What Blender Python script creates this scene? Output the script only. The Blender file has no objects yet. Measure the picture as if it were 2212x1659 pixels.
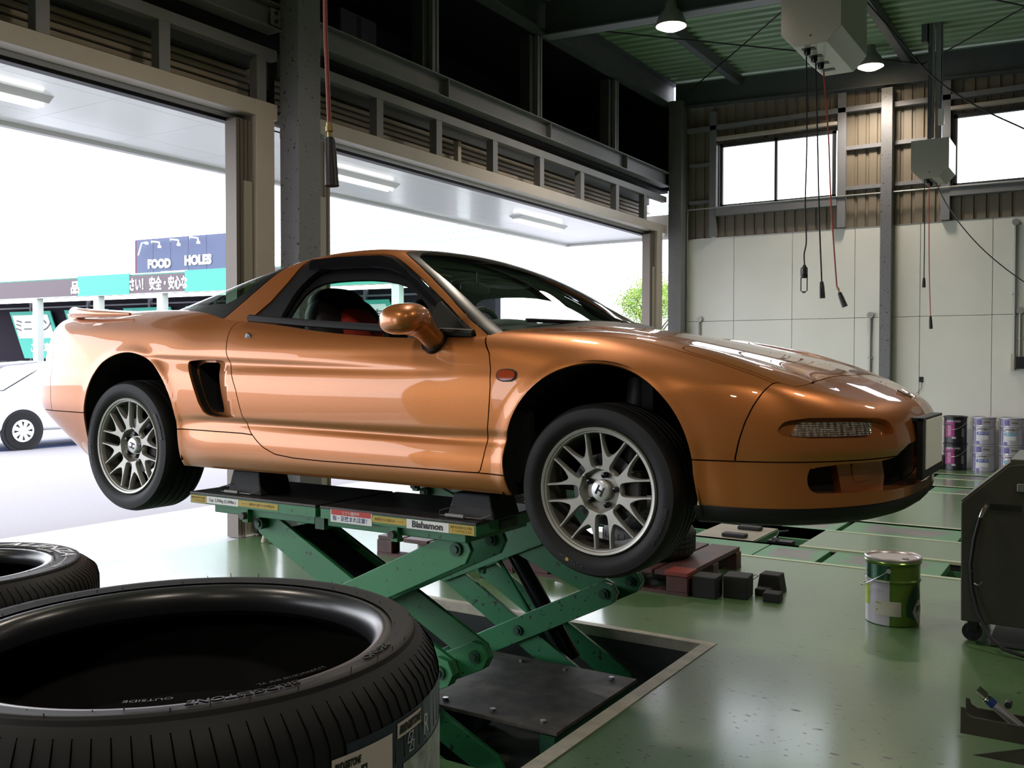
import bpy, bmesh, math, random
import numpy as np
from mathutils import Matrix, Vector
random.seed(7); np.random.seed(7)
S = bpy.context.scene
COL = S.collection
PI = math.pi
# ---------------------------------------------------------------- camera
cam_d = bpy.data.cameras.new('camera'); cam = bpy.data.objects.new('camera', cam_d); COL.objects.link(cam); S.camera = cam
_yaw, _pit, _rol, _F = .563611, .0231513, .00101161, 2041.934
def _rot(yaw, pit, rol):
    c, s = math.cos(yaw), math.sin(yaw); A = Matrix(((c, s, 0), (0, 0, -1), (-s, c, 0)))
    c, s = math.cos(pit), math.sin(pit); B = Matrix(((1, 0, 0), (0, c, -s), (0, s, c)))
    c, s = math.cos(rol), math.sin(rol); C = Matrix(((c, -s, 0), (s, c, 0), (0, 0, 1)))
    return C @ B @ A
_M = _rot(_yaw, _pit, _rol)
cam.matrix_world = Matrix(((_M[0][0], -_M[1][0], -_M[2][0], 0), (_M[0][1], -_M[1][1], -_M[2][1], 0), (_M[0][2], -_M[1][2], -_M[2][2], 1.44), (0, 0, 0, 1)))
cam_d.sensor_width = 36; cam_d.lens = _F/2212*36; cam_d.clip_start = .05; cam_d.clip_end = 300
# ---------------------------------------------------------------- world: bright overcast sky
W = bpy.data.worlds.new('world'); S.world = W; W.use_nodes = True
nt = W.node_tree; bg = nt.nodes['Background']
tc = nt.nodes.new('ShaderNodeTexCoord'); sp = nt.nodes.new('ShaderNodeSeparateXYZ'); rp = nt.nodes.new('ShaderNodeValToRGB')
nt.links.new(tc.outputs['Generated'], sp.inputs[0]); nt.links.new(sp.outputs['Z'], rp.inputs[0]); nt.links.new(rp.outputs[0], bg.inputs['Color'])
rp.color_ramp.elements[0].position = 0; rp.color_ramp.elements[0].color = (.93, .95, 1, 1)
rp.color_ramp.elements[1].position = 1; rp.color_ramp.elements[1].color = (.80, .86, 1, 1)
bg.inputs['Strength'].default_value = 5.2
S.view_settings.view_transform = 'Standard'; S.view_settings.look = 'None'; S.view_settings.exposure = 0.0; S.view_settings.gamma = 1; S.view_settings.use_curve_mapping = False
S.cycles.use_denoising = True
S.cycles.max_bounces = 7; S.cycles.diffuse_bounces = 4; S.cycles.glossy_bounces = 4; S.cycles.transparent_max_bounces = 12; S.cycles.transmission_bounces = 6
S.cycles.sample_clamp_indirect = 6.0; S.cycles.caustics_reflective = False; S.cycles.caustics_refractive = False
def portal(name, loc, rot, sx, sy):
    l = bpy.data.lights.new(name, 'AREA'); l.shape = 'RECTANGLE'; l.size = sx; l.size_y = sy; l.cycles.is_portal = True
    o = bpy.data.objects.new(name, l); COL.objects.link(o); o.location = loc; o.rotation_euler = rot; return o
# sky light comes in through the three door openings and the two high windows
portal('door_portal', (-6.02, 1.65, 1.71), (0, -PI/2, 0), 3.42, 7.3)
portal('door_portal', (-6.02, 9.83, 1.71), (0, -PI/2, 0), 3.42, 7.25)
portal('door_portal', (-6.02, -5.6, 1.71), (0, -PI/2, 0), 3.42, 5.6)
portal('window_portal', (-4.28, 14.32, 4.33), (-PI/2, 0, 0), 1.7, .92)
portal('window_portal', (-1.0, 14.32, 4.33), (-PI/2, 0, 0), 1.7, .92)
# ---------------------------------------------------------------- helpers
def tag(o, label=None, cat=None, group=None, kind=None):
    if label: o['label'] = label
    if cat: o['category'] = cat
    if group: o['group'] = group
    if kind: o['kind'] = kind
    return o
def thing(name, label, cat, loc=(0, 0, 0), group=None):
    o = bpy.data.objects.new(name, None); COL.objects.link(o); o.location = loc; o.empty_display_size = .1
    return tag(o, label, cat, group)
def link_mesh(name, me, mat, parent=None):
    o = bpy.data.objects.new(name, me); COL.objects.link(o)
    if mat is not None and len(me.materials) == 0: me.materials.append(mat)
    if parent is not None:
        o.parent = parent
        p = parent; m = Matrix.Identity(4)
        while p is not None: m = (p.matrix_parent_inverse if p.parent else Matrix.Identity(4)) @ p.matrix_basis @ m; p = p.parent
        o.matrix_parent_inverse = m.inverted()
    return o
def copy_tree(root, delta=(0, 0, 0), rotz=None, label=None, group=None):
    def cp(o, par):
        c = o.copy(); COL.objects.link(c); c.parent = par
        for ch in list(o.children): cp(ch, c)
        return c
    r = cp(root, root.parent); r.location = Vector(root.location)+Vector(delta)
    if rotz is not None: r.rotation_euler = (0, 0, rotz)
    if label: r['label'] = label
    if group: r['group'] = group
    return r
class MB:
    def __init__(s): s.v = []; s.f = []
    def add(s, v, f):
        n = len(s.v); s.v += [tuple(map(float, p)) for p in v]; s.f += [tuple(i+n for i in q) for q in f]; return s
    def box(s, a, b, R=None, c=None):
        x0, y0, z0 = a; x1, y1, z1 = b
        v = [(x0,y0,z0),(x1,y0,z0),(x1,y1,z0),(x0,y1,z0),(x0,y0,z1),(x1,y0,z1),(x1,y1,z1),(x0,y1,z1)]
        if R is not None:
            c = Vector(c if c else ((x0+x1)/2, (y0+y1)/2, (z0+z1)/2)); v = [tuple(c+R @ (Vector(p)-c)) for p in v]
        return s.add(v, [(0,3,2,1),(4,5,6,7),(0,1,5,4),(1,2,6,5),(2,3,7,6),(3,0,4,7)])
    def prism(s, poly, d, o=(0, 0, 0)):
        """poly: 3D points of one face (CCW seen against d), extruded by vector d"""
        n = len(poly); a = [Vector(p)+Vector(o) for p in poly]; b = [p+Vector(d) for p in a]
        return s.add(a+b, [tuple(range(n))[::-1], tuple(range(n, 2*n))]+[(i, (i+1) % n, n+(i+1) % n, n+i) for i in range(n)])
    def tube(s, pts, r, n=8, caps=True):
        pts = [Vector(p) for p in pts]; rs = r if isinstance(r, (list, tuple)) else [r]*len(pts)
        rings = []; up = None
        for i, p in enumerate(pts):
            t = (pts[min(i+1, len(pts)-1)]-pts[max(i-1, 0)]).normalized()
            if up is None: up = Vector((0, 0, 1)) if abs(t.z) < .9 else Vector((1, 0, 0))
            u = (up-t*up.dot(t)).normalized(); w = t.cross(u); up = u
            rings.append([p+(u*math.cos(2*PI*k/n)+w*math.sin(2*PI*k/n))*rs[i] for k in range(n)])
        v = [q for R_ in rings for q in R_]; f = []
        for i in range(len(pts)-1):
            for k in range(n): a = i*n+k; b = i*n+(k+1) % n; f.append((a, b, b+n, a+n))
        if caps: f += [tuple(range(n))[::-1], tuple(range((len(pts)-1)*n, len(pts)*n))]
        return s.add(v, f)
    def cyl(s, p0, p1, r, n=24): return s.tube([p0, p1], r, n)
    def lathe(s, prof, c=(0, 0, 0), axis='z', n=48, a0=0, a1=2*PI, closed=False):
        """prof: (radius, height) pairs"""
        full = abs(a1-a0-2*PI) < 1e-6; m = n if full else n+1; v = []
        for k in range(m):
            a = a0+(a1-a0)*k/n; ca, sa = math.cos(a), math.sin(a)
            for r, h in prof:
                p = (r*ca, r*sa, h) if axis == 'z' else ((r*ca, h, r*sa) if axis == 'y' else (h, r*ca, r*sa))
                v.append((p[0]+c[0], p[1]+c[1], p[2]+c[2]))
        P = len(prof); f = []
        for k in range(n):
            for j in range(P if closed else P-1):
                a = k*P+j; b = k*P+(j+1) % P; c_ = ((k+1) % m)*P+(j+1) % P; d = ((k+1) % m)*P+j
                f.append((a, d, c_, b) if axis == 'z' else (a, b, c_, d))
        return s.add(v, f)
    def build(s, name, mat, parent=None, smooth=False, bevel=0, seg=2):
        me = bpy.data.meshes.new(name); me.from_pydata(s.v, [], s.f)
        bm = bmesh.new(); bm.from_mesh(me); bmesh.ops.remove_doubles(bm, verts=bm.verts, dist=1e-6)
        bmesh.ops.recalc_face_normals(bm, faces=bm.faces)
        if bevel:
            es = [e for e in bm.edges if len(e.link_faces) == 2 and e.calc_face_angle(0) > .6]
            bmesh.ops.bevel(bm, geom=es, offset=bevel, segments=seg, affect='EDGES', profile=.5, clamp_overlap=True)
        bm.to_mesh(me); bm.free()
        if smooth:
            me.polygons.foreach_set('use_smooth', [True]*len(me.polygons))
            me.set_sharp_from_angle(angle=math.radians(38))
        me.update()
        return link_mesh(name, me, mat, parent)
def text_mesh(txt, size, ext=.0, bold=0, align='CENTER', shear=0, sx=1):
    cu = bpy.data.curves.new('t', 'FONT'); cu.body = txt; cu.size = size; cu.extrude = ext; cu.offset = bold; cu.align_x = align; cu.align_y = 'CENTER'; cu.shear = shear; cu.resolution_u = 3
    o = bpy.data.objects.new('t', cu); COL.objects.link(o); bpy.context.view_layer.update()
    me = bpy.data.meshes.new_from_object(o.evaluated_get(bpy.context.evaluated_depsgraph_get()))
    v = np.empty(len(me.vertices)*3); me.vertices.foreach_get('co', v); v = v.reshape(-1, 3); v[:, 0] *= sx
    f = [tuple(p.vertices) for p in me.polygons]
    bpy.data.objects.remove(o); bpy.data.curves.remove(cu); bpy.data.meshes.remove(me)
    return v, f
def put_text(name, txt, size, fr, mat, parent, ext=.001, bold=0, align='CENTER', shear=0, sx=1, warp=None):
    """fr = (origin, x axis, y axis); warp maps flat (n,3) -> world (n,3)"""
    v, f = text_mesh(txt, size, ext, bold, align, shear, sx)
    if len(v) == 0: return None
    if warp: w = warp(v)
    else:
        o, ax, ay = (np.array(q, float) for q in fr); az = np.cross(ax, ay); w = o+v[:, :1]*ax+v[:, 1:2]*ay+v[:, 2:]*az
    return MB().add(w.tolist(), f).build(name, mat, parent)
# ---------------------------------------------------------------- materials
MATS = {}
def mat(name, col, rough=.5, metal=0, coat=0, crough=.05, spec=.5, var=0, vscale=6, bump=0, bscale=40, col2=None, emit=None, estr=0, rvar=0, aniso=None):
    if name in MATS: return MATS[name]
    m = bpy.data.materials.new(name); m.use_nodes = True; nt = m.node_tree; b = nt.nodes['Principled BSDF']; MATS[name] = m
    b.inputs['Base Color'].default_value = (*col, 1); b.inputs['Roughness'].default_value = rough; b.inputs['Metallic'].default_value = metal
    b.inputs['Coat Weight'].default_value = coat; b.inputs['Coat Roughness'].default_value = crough; b.inputs['Specular IOR Level'].default_value = spec
    if emit: b.inputs['Emission Color'].default_value = (*emit, 1); b.inputs['Emission Strength'].default_value = estr
    if var or bump or rvar:
        tc = nt.nodes.new('ShaderNodeTexCoord'); nz = nt.nodes.new('ShaderNodeTexNoise'); nz.inputs['Scale'].default_value = vscale; nz.inputs['Detail'].default_value = 6
        nt.links.new(tc.outputs['Object'], nz.inputs['Vector'])
        if var:
            mx = nt.nodes.new('ShaderNodeMix'); mx.data_type = 'RGBA'; r = nt.nodes.new('ShaderNodeValToRGB'); r.color_ramp.elements[0].position = .35; r.color_ramp.elements[1].position = .68
            nt.links.new(nz.outputs['Fac'], r.inputs[0]); nt.links.new(r.outputs[0], mx.inputs['Factor'])
            c2 = col2 if col2 else tuple(c*(1-var) for c in col)
            mx.inputs[6].default_value = (*col, 1); mx.inputs[7].default_value = (*c2, 1); nt.links.new(mx.outputs[2], b.inputs['Base Color'])
        if rvar:
            mr = nt.nodes.new('ShaderNodeMapRange'); mr.inputs['To Min'].default_value = rough; mr.inputs['To Max'].default_value = rough+rvar; nt.links.new(nz.outputs['Fac'], mr.inputs['Value']); nt.links.new(mr.outputs[0], b.inputs['Roughness'])
        if bump:
            n2 = nt.nodes.new('ShaderNodeTexNoise'); n2.inputs['Scale'].default_value = bscale; n2.inputs['Detail'].default_value = 4; nt.links.new(tc.outputs['Object'], n2.inputs['Vector'])
            bp = nt.nodes.new('ShaderNodeBump'); bp.inputs['Strength'].default_value = bump; bp.inputs['Distance'].default_value = .01; nt.links.new(n2.outputs['Fac'], bp.inputs['Height']); nt.links.new(bp.outputs[0], b.inputs['Normal'])
    return m
def glass(name, tint=(1, 1, 1), ior=1.45):
    m = bpy.data.materials.new(name); m.use_nodes = True; nt = m.node_tree; nt.nodes.clear(); MATS[name] = m
    o = nt.nodes.new('ShaderNodeOutputMaterial'); mx = nt.nodes.new('ShaderNodeMixShader'); fr = nt.nodes.new('ShaderNodeFresnel'); fr.inputs['IOR'].default_value = ior
    t = nt.nodes.new('ShaderNodeBsdfTransparent'); t.inputs[0].default_value = (*tint, 1); g = nt.nodes.new('ShaderNodeBsdfGlossy'); g.inputs['Roughness'].default_value = .01
    ge = nt.nodes.new('ShaderNodeNewGeometry'); mr = nt.nodes.new('ShaderNodeMapRange'); mr.inputs['To Min'].default_value = ior; mr.inputs['To Max'].default_value = 1/ior
    nt.links.new(ge.outputs['Backfacing'], mr.inputs['Value']); nt.links.new(mr.outputs[0], fr.inputs['IOR'])
    nt.links.new(fr.outputs[0], mx.inputs[0]); nt.links.new(t.outputs[0], mx.inputs[1]); nt.links.new(g.outputs[0], mx.inputs[2]); nt.links.new(mx.outputs[0], o.inputs[0])
    return m
def chips(name, col, spot, scale=60, thr=.62, rough=.5, var=.15, coat=0, stretch=(1, 1, 1)):
    """paint with small chips showing a darker ground"""
    m = mat(name, col, rough, 0, coat, .08, var=var, vscale=3, bump=.05, bscale=300); nt = m.node_tree; b = nt.nodes['Principled BSDF']
    src = b.inputs['Base Color'].links[0].from_socket
    tc = nt.nodes.new('ShaderNodeTexCoord'); mp = nt.nodes.new('ShaderNodeMapping'); mp.inputs['Scale'].default_value = stretch; vo = nt.nodes.new('ShaderNodeTexNoise'); vo.inputs['Scale'].default_value = scale; vo.inputs['Detail'].default_value = 2
    rp = nt.nodes.new('ShaderNodeValToRGB'); rp.color_ramp.elements[0].position = thr; rp.color_ramp.elements[1].position = thr+.03
    mx = nt.nodes.new('ShaderNodeMix'); mx.data_type = 'RGBA'
    nt.links.new(tc.outputs['Object'], mp.inputs[0]); nt.links.new(mp.outputs[0], vo.inputs['Vector']); nt.links.new(vo.outputs['Fac'], rp.inputs[0]); nt.links.new(rp.outputs[0], mx.inputs['Factor'])
    nt.links.new(src, mx.inputs[6]); mx.inputs[7].default_value = (*spot, 1); nt.links.new(mx.outputs[2], b.inputs['Base Color'])
    return m
def paint_mat():
    m = mat('orange_metallic_paint', (.51, .165, .042), .40, .58, 1.0, .02); nt = m.node_tree; b = nt.nodes['Principled BSDF']
    tc = nt.nodes.new('ShaderNodeTexCoord'); vo = nt.nodes.new('ShaderNodeTexVoronoi'); vo.inputs['Scale'].default_value = 900
    mx = nt.nodes.new('ShaderNodeMix'); mx.data_type = 'RGBA'; mx.inputs[6].default_value = (.45, .140, .036, 1); mx.inputs[7].default_value = (.55, .200, .048, 1)
    nt.links.new(tc.outputs['Object'], vo.inputs['Vector']); nt.links.new(vo.outputs['Color'], mx.inputs['Factor'])
    nt.links.new(mx.outputs[2], b.inputs['Base Color']); b.inputs['Coat IOR'].default_value = 1.5
    return m
PAINT = paint_mat()
BLACKP = mat('black_plastic', (.008, .008, .010), .45, spec=.4)
BLACKG = mat('gloss_black', (.008, .008, .01), .12)
RUBBER = mat('tyre_rubber', (.007, .007, .008), .6, spec=.35, bump=.04, bscale=120)
RUBMAT = mat('matte_rubber_block', (.022, .022, .025), .75, bump=.2, bscale=90)
DARK = mat('underbody_black', (.006, .006, .007), .9)
STEEL = mat('brushed_steel', (.55, .55, .56), .3, 1)
CHROME = mat('chrome', (.8, .8, .82), .12, 1)
DIRTY = mat('dirty_steel', (.10, .095, .09), .55, .6, var=.4, vscale=20)
GLASSW = glass('windscreen_glass', (.84, .95, .91), 1.62); GLASSR = glass('rear_glass', (.62, .84, .72)); CLEAR = glass('window_glass', (.95, .97, .96))
WHITE = mat('white_print', (.8, .8, .8), .5)
# ---------------------------------------------------------------- car body as smooth implicit surfaces
# car frame: x forward from the front axle, y to the car's right (mirrored), z world height
def cr_w(kn, q):
    kn = np.asarray(kn, float); n = len(kn)
    q = np.clip(q, kn[0], kn[-1]-1e-9)
    i = np.clip(np.searchsorted(kn, q, side='right')-1, 0, n-2)
    h = kn[i+1]-kn[i]; t = (q-kn[i])/h
    h00 = 2*t**3-3*t**2+1; h10 = (t**3-2*t**2+t)*h; h01 = -2*t**3+3*t**2; h11 = (t**3-t**2)*h
    im = np.maximum(i-1, 0); ip = np.minimum(i+2, n-1)
    d0 = kn[i+1]-kn[im]; d1 = kn[ip]-kn[i]
    return (im, i, i+1, ip), (-h10/d0, h00-h11/d1, h01+h10/d0, h11/d1)
def lut1(kn, v, q):
    v = np.asarray(v, float); I, W = cr_w(kn, q)
    return sum(v[a]*w for a, w in zip(I, W))
def lut2(kx, ky, V, x, y):
    V = np.asarray(V, float); IX, WX = cr_w(kx, x); IY, WY = cr_w(ky, y)
    r = 0
    for a, wa in zip(IX, WX):
        for b, wb in zip(IY, WY): r = r+wa*wb*V[a, b]
    return r
def smax(a, b, k):
    h = np.maximum(k-np.abs(a-b), 0)/k
    return np.maximum(a, b)+h*h*k*.25
SZ = [.90,.94,.98,1.02,1.08,1.13,1.165,1.20,1.30,1.38,1.42,1.46,1.50,1.55,1.60,1.65,1.70]
SX = [-3.75,-3.45,-2.95,-2.53,-2.2,-1.95,-1.75,-1.2,-.7,-.35,0,.35,.55,.7,.85,1.0]
_fr = [.80,.835,.865,.873,.877,.880,.884,.889,.893,.887,.880,.866,.845,.800,.745,.69,.63]
_dF = [.79,.83,.865,.884,.888,.879,.872,.882,.888,.883,.873,.861,.848,.815,.775,.735,.69]
_dR = [.79,.83,.865,.886,.892,.886,.880,.892,.900,.898,.888,.882,.874,.853,.822,.775,.72]
_rf = [.80,.83,.855,.868,.880,.888,.893,.898,.905,.905,.901,.895,.886,.870,.845,.800,.74]
def _o(v, d): return [a+d for a in v]
SV = [_o(_rf,-.09),_o(_rf,-.02),_o(_rf,-.003),_rf,_o(_rf,-.002),_o(_dR,.002),_dR,
      [.55*a+.45*b-.004 for a, b in zip(_dR,_dF)],_o(_dF,-.002),_o(_dF,.004),_fr,_o(_fr,-.008),_o(_fr,-.028),_o(_fr,-.055),_o(_fr,-.11),_o(_fr,-.2)]
TX = [-3.8,-3.45,-3.2,-2.85,-2.5,-2.1,-1.7,-1.2,-.8,-.5,-.3,0,.3,.5,.66,.8,.9,1.0]
TY = [0,.3,.48,.6,.7,.78,.86,.95]
TV = [[1.62,1.62,1.61,1.60,1.59,1.57,1.53,1.46],
      [1.665,1.665,1.66,1.655,1.645,1.63,1.60,1.55],
      [1.675,1.675,1.675,1.675,1.67,1.66,1.635,1.59],
      [1.69,1.69,1.69,1.69,1.69,1.68,1.655,1.61],
      [1.69,1.69,1.69,1.69,1.695,1.685,1.66,1.61],
      [1.66,1.66,1.66,1.66,1.68,1.67,1.645,1.60],
      [1.62,1.62,1.62,1.62,1.645,1.64,1.62,1.575],
      [1.60,1.60,1.60,1.60,1.605,1.60,1.585,1.54],
      [1.60,1.60,1.59,1.58,1.578,1.574,1.555,1.51],
      [1.602,1.598,1.585,1.575,1.565,1.552,1.53,1.48],
      [1.597,1.592,1.575,1.565,1.555,1.540,1.50,1.45],
      [1.552,1.548,1.538,1.545,1.536,1.512,1.47,1.41],
      [1.492,1.487,1.478,1.490,1.482,1.455,1.41,1.35],
      [1.445,1.440,1.430,1.432,1.424,1.398,1.35,1.29],
      [1.396,1.389,1.376,1.370,1.352,1.328,1.28,1.22],
      [1.340,1.330,1.312,1.298,1.278,1.25,1.21,1.15],
      [1.292,1.280,1.258,1.240,1.215,1.19,1.15,1.10],
      [1.235,1.22,1.19,1.16,1.13,1.11,1.08,1.03]]
NY = [0,.3,.5,.65,.75,.8,.84,.88,.92,1.0]
NX = [.912,.895,.85,.775,.69,.625,.54,.40,.15,-.6]
NZ = [.90,.94,.98,1.05,1.12,1.16,1.22,1.27,1.32,1.4]
ND = [-.03,-.005,.0,.0,.0,.012,.004,-.01,-.03,-.06]
RY = [0,.4,.6,.70,.77,.82,.86,.89,.93,1.0]
RX = [-3.58,-3.57,-3.53,-3.47,-3.39,-3.29,-3.14,-2.93,-2.55,-1.9]
RZ = [.95,1.0,1.05,1.12,1.18,1.22,1.28,1.36,1.40,1.46,1.55,1.62,1.68,1.75]
RD = [.42,.33,.24,.12,.03,.0,-.005,.0,.035,.045,.085,.13,.19,.27]
def fB(p):
    x, y, z = p[:, 0], np.abs(p[:, 1]), p[:, 2]
    # character ledge running back from the front of the door to the side intake, and low crease
    zl = 1.404+(-.55-x)*.033
    dep = .016*np.clip((-.52-x)/.9, 0, 1)*np.clip((x+2.6)/.3, 0, 1)
    led = dep*np.exp(-np.maximum(zl-z, 0)/.06)*(1/(1+np.exp(-(zl-z)/.007)))
    zc2 = 1.165-.022*(x+.37)
    led2 = .006*np.exp(-((z-zc2+.018)/.016)**2)*np.clip((-.3-x)/.5, 0, 1)*np.clip((x+2.1)/.2, 0, 1)
    s = y-(lut2(SX, SZ, SV, x, z)-led-led2)
    # flared lip round each arch
    t = z-lut2(TX, TY, TV, x, y)
    n = x-(lut1(NY, NX, y)+lut1(NZ, ND, z))
    r = (lut1(RY, RX, y)+lut1(RZ, RD, z))-x
    b = .945-z
    for cx_, cz_, rr in ((0, 1.085, .352), (-2.475, 1.131, .352)):
        q = np.sqrt((x-cx_)**2+(np.maximum(z, cz_)-cz_)**2)-rr
        s = s-.009*np.exp(-(q/.03)**2)*(np.abs(x-cx_) < .5)
    f = smax(t, s, .07)
    f = smax(f, n, .05)
    f = smax(f, r, .07)
    return smax(f, b, .03)
GX = [-3.2,-3.0,-2.8,-2.6,-2.2,-1.9,-1.6,-1.35,-1.15,-1.0,-.8,-.5,-.3,-.1]
GP = [1.62,1.665,1.715,1.765,1.862,1.922,1.960,1.969,1.956,1.922,1.842,1.682,1.590,1.49]
GC = [.22,.23,.25,.27,.27,.22,.14,.12,.12,.13,.15,.17,.18,.18]
HZ = [1.45,1.55,1.60,1.70,1.80,1.90,1.97]
HX = [-3.2,-2.8,-2.3,-1.8,-1.2,-.7,-.3,0]
HV = [[.84,.74,.69,.59,.48,.38,.30],[.88,.79,.74,.65,.56,.47,.40],[.88,.83,.79,.70,.625,.55,.49],[.88,.84,.808,.735,.655,.57,.50],
      [.87,.83,.80,.735,.655,.572,.50],[.86,.81,.78,.715,.64,.56,.49],[.84,.775,.735,.67,.60,.52,.45],[.8,.73,.69,.62,.55,.47,.4]]
def fG(p):
    x, y, z = p[:, 0], np.abs(p[:, 1]), p[:, 2]
    t = (z-(lut1(GX, GP, x)-lut1(GX, GC, x)*y*y))*.93
    s = (y-lut2(HX, HZ, HV, x, z))*.8
    f = smax(t, s, .045)
    return np.maximum(np.maximum(np.maximum(f, x+.24), -3.12-x), 1.485-z)
def shoot(f, O, D, tmax=3.2, it=26):
    lo = np.zeros(len(O)); hi = np.full(len(O), tmax)
    for _ in range(it):
        m = (lo+hi)/2; v = f(O+D*m[:, None]); lo = np.where(v < 0, m, lo); hi = np.where(v < 0, hi, m)
    return O+D*((lo+hi)/2)[:, None]
def grad(f, P, e=.0015):
    g = np.stack([f(P+np.eye(3)[k]*e)-f(P-np.eye(3)[k]*e) for k in range(3)], 1)
    return g/np.linalg.norm(g, axis=1)[:, None]
def grid_tris(nu, nv):
    i, j = np.meshgrid(np.arange(nu-1), np.arange(nv-1), indexing='ij'); a = (i*nv+j).ravel(); b = a+1; c = a+nv; d = c+1
    return np.concatenate([np.stack([a, c, d], 1), np.stack([a, d, b], 1)])
def fan_mesh(f, xa, xb, dx, zc, ph, dth):
    """shoot rays from a spine y=0,z=zc; returns verts, normals, tris of the y>=0 half"""
    n = int(round((xb-xa)/dx)); xs = np.linspace(xa, xb, n+1)
    st = [(xa, -a) for a in np.arange(90, 0, -dth)]+[(x, 0) for x in xs]+[(xb, a) for a in np.arange(dth, 90.1, dth)]
    st = np.array(st); ph = np.radians(ph)
    th = np.radians(st[:, 1])[:, None]; c = np.cos(th)
    D = np.stack([np.broadcast_to(np.sin(th), (len(st), len(ph))), c*np.cos(ph), c*np.sin(ph)], 2).reshape(-1, 3)
    O = np.stack([np.repeat(st[:, 0], len(ph)), np.zeros(len(D)), np.full(len(D), zc)], 1)
    P = shoot(f, O, D)
    return P, grad(f, P), grid_tris(len(st), len(ph))
# ---------------------------------------------------------------- room shell and steelwork
GREY = chips('speckled_grey_steel_paint', (.17, .172, .185), (.012, .012, .012), 38, .66, .5, .10)
GREYP = mat('grey_steel_paint', (.215, .215, .235), .5, var=.12, vscale=3)
GREYD = mat('dark_grey_steel_paint', (.085, .095, .105), .6, var=.15, vscale=3)
CREAM = mat('cream_powder_coat', (.52, .46, .41), .42, var=.06, vscale=4)
TRACK = mat('bronze_track', (.17, .145, .125), .45, .3)
PANEL = mat('white_wall_panel', (.74, .74, .69), .38, var=.06, vscale=1.5)
SIDING = mat('tan_metal_siding', (.21, .175, .13), .45, var=.12, vscale=2)
SLATM = mat('tan_shutter_slat', (.42, .35, .26), .5, var=.1, vscale=5)
DECK = mat('green_roof_deck', (.24, .36, .22), .5, var=.15, vscale=1.5)
SOFF = mat('soffit_panel', (.80, .83, .80), .28, coat=.4, crough=.12)
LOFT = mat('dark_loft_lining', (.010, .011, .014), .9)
XW = -5.97; YF = 14.3; YB = -8.5; XR = 8.0
def st(name, b, m, parent=None, **k):
    o = b.build(name, m, parent, **k)
    if parent is None: o['kind'] = 'structure'
    return o
def B(a, b): return MB().box(a, b)
roofz = lambda x: 5.86-.040*(x+5.7)
wl = thing('wall_left', None, None, (XW, 4, 0)); wl['kind'] = 'structure'
ww = lambda n, b, m, **k: b.build(n, m, wl, **k)
for (y0, y1) in ((5.72, 5.98), (-2.55, -2.29), (14.0, 14.26), (-8.55, -8.3)):
    ww('column', B((-5.93, y0, 0), (-5.71, y1, 5.55)), GREY, bevel=.006)
# door jambs with guide tracks
def jamb(y, sg):
    ww('door_jamb', B((-6.12, min(y+sg*.17, y+sg*.37), 0), (-5.95, max(y+sg*.17, y+sg*.37), 3.60)), CREAM, bevel=.004)
    b = MB()
    for k in range(4): a, c = y+sg*(.0+.042*k), y+sg*(.034+.042*k); b.box((-6.13+.012*(k % 2), min(a, c), 0), (-6.0, max(a, c), 3.42))
    ww('guide_track', b, TRACK)
    a, c = y+sg*.07, y+sg*.155; ww('guide_cover', B((-6.02, min(a, c), 0), (-5.985, max(a, c), 2.92)), mat('guide_cover_cream', (.36, .33, .28), .4), bevel=.003)
jamb(5.31, 1); jamb(13.46, 1); jamb(6.40, -1); jamb(-1.98, -1); jamb(-2.88, 1); jamb(-8.3, -1)
for y0, y1 in ((-2.29, 5.72), (5.98, 14.0), (-8.5, -2.55)):
    ww('lintel', B((-6.10, y0, 3.470), (-5.955, y1, 3.600)), CREAM, bevel=.004)
    ww('head_track', B((-6.20, y0, 3.405), (-6.12, y1, 3.475)), BLACKP); ww('head_track_liner', B((-6.135, y0, 3.43), (-6.10, y1, 3.475)), STEEL)
    ww('rail', B((-6.04, y0, 3.965), (-5.955, y1, 4.055)), GREYP, bevel=.004)
    b = MB(); b.box((-5.985, y0, 4.215), (-5.975, y1, 4.425)); b.box((-6.06, y0, 4.205), (-5.90, y1, 4.217)); b.box((-6.06, y0, 4.413), (-5.90, y1, 4.425)); ww('mezzanine_beam', b, GREYP)
for y in (-1.65, -.60, .46, 1.53, 2.59, 3.65, 4.60, 5.55, 7.05, 8.0, 9.07, 10.12, 11.18, 12.24, 13.2):
    ww('lattice_post', B((-6.05, y-.05, 3.60), (-5.958, y+.05, 3.966)), GREYP, bevel=.003)
for y in (8.1, 10.25, 12.45, 3.0, .5):
    ww('beam_stiffener', B((-5.975, y-.006, 4.217), (-5.905, y+.006, 4.413)), GREYP)
for y in (8.0, 10.14, 12.3, 3.5, .8, 5.1):
    b = MB(); b.box((-6.05, y-.06, 4.425), (-6.0, y-.012, 5.46)); b.box((-6.05, y+.012, 4.425), (-6.0, y+.05, 5.46)); ww('mullion', b, GREYP)
    ww('mullion_web', B((-6.2, y-.15, 4.425), (-6.06, y-.05, 5.46)), GREYD)
ww('pale_post', B((-6.22, 8.62, 3.60), (-6.16, 8.68, 3.90)), CREAM)
b = MB(); b.box((-5.98, YB, 5.50), (-5.965, YF, 5.86)); b.box((-6.06, YB, 5.488), (-5.88, YF, 5.503)); b.box((-6.06, YB, 5.845), (-5.88, YF, 5.86)); ww('eave_beam', b, GREYD)
ww('end_plate', B((-5.93, 5.62, 4.24), (-5.915, 5.72, 4.38)), GREYP, bevel=.002)
for z in (4.275, 4.345): ww('bolt', MB().cyl((-5.915, 5.665, z), (-5.893, 5.665, z), .017, 6), DIRTY)
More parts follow.
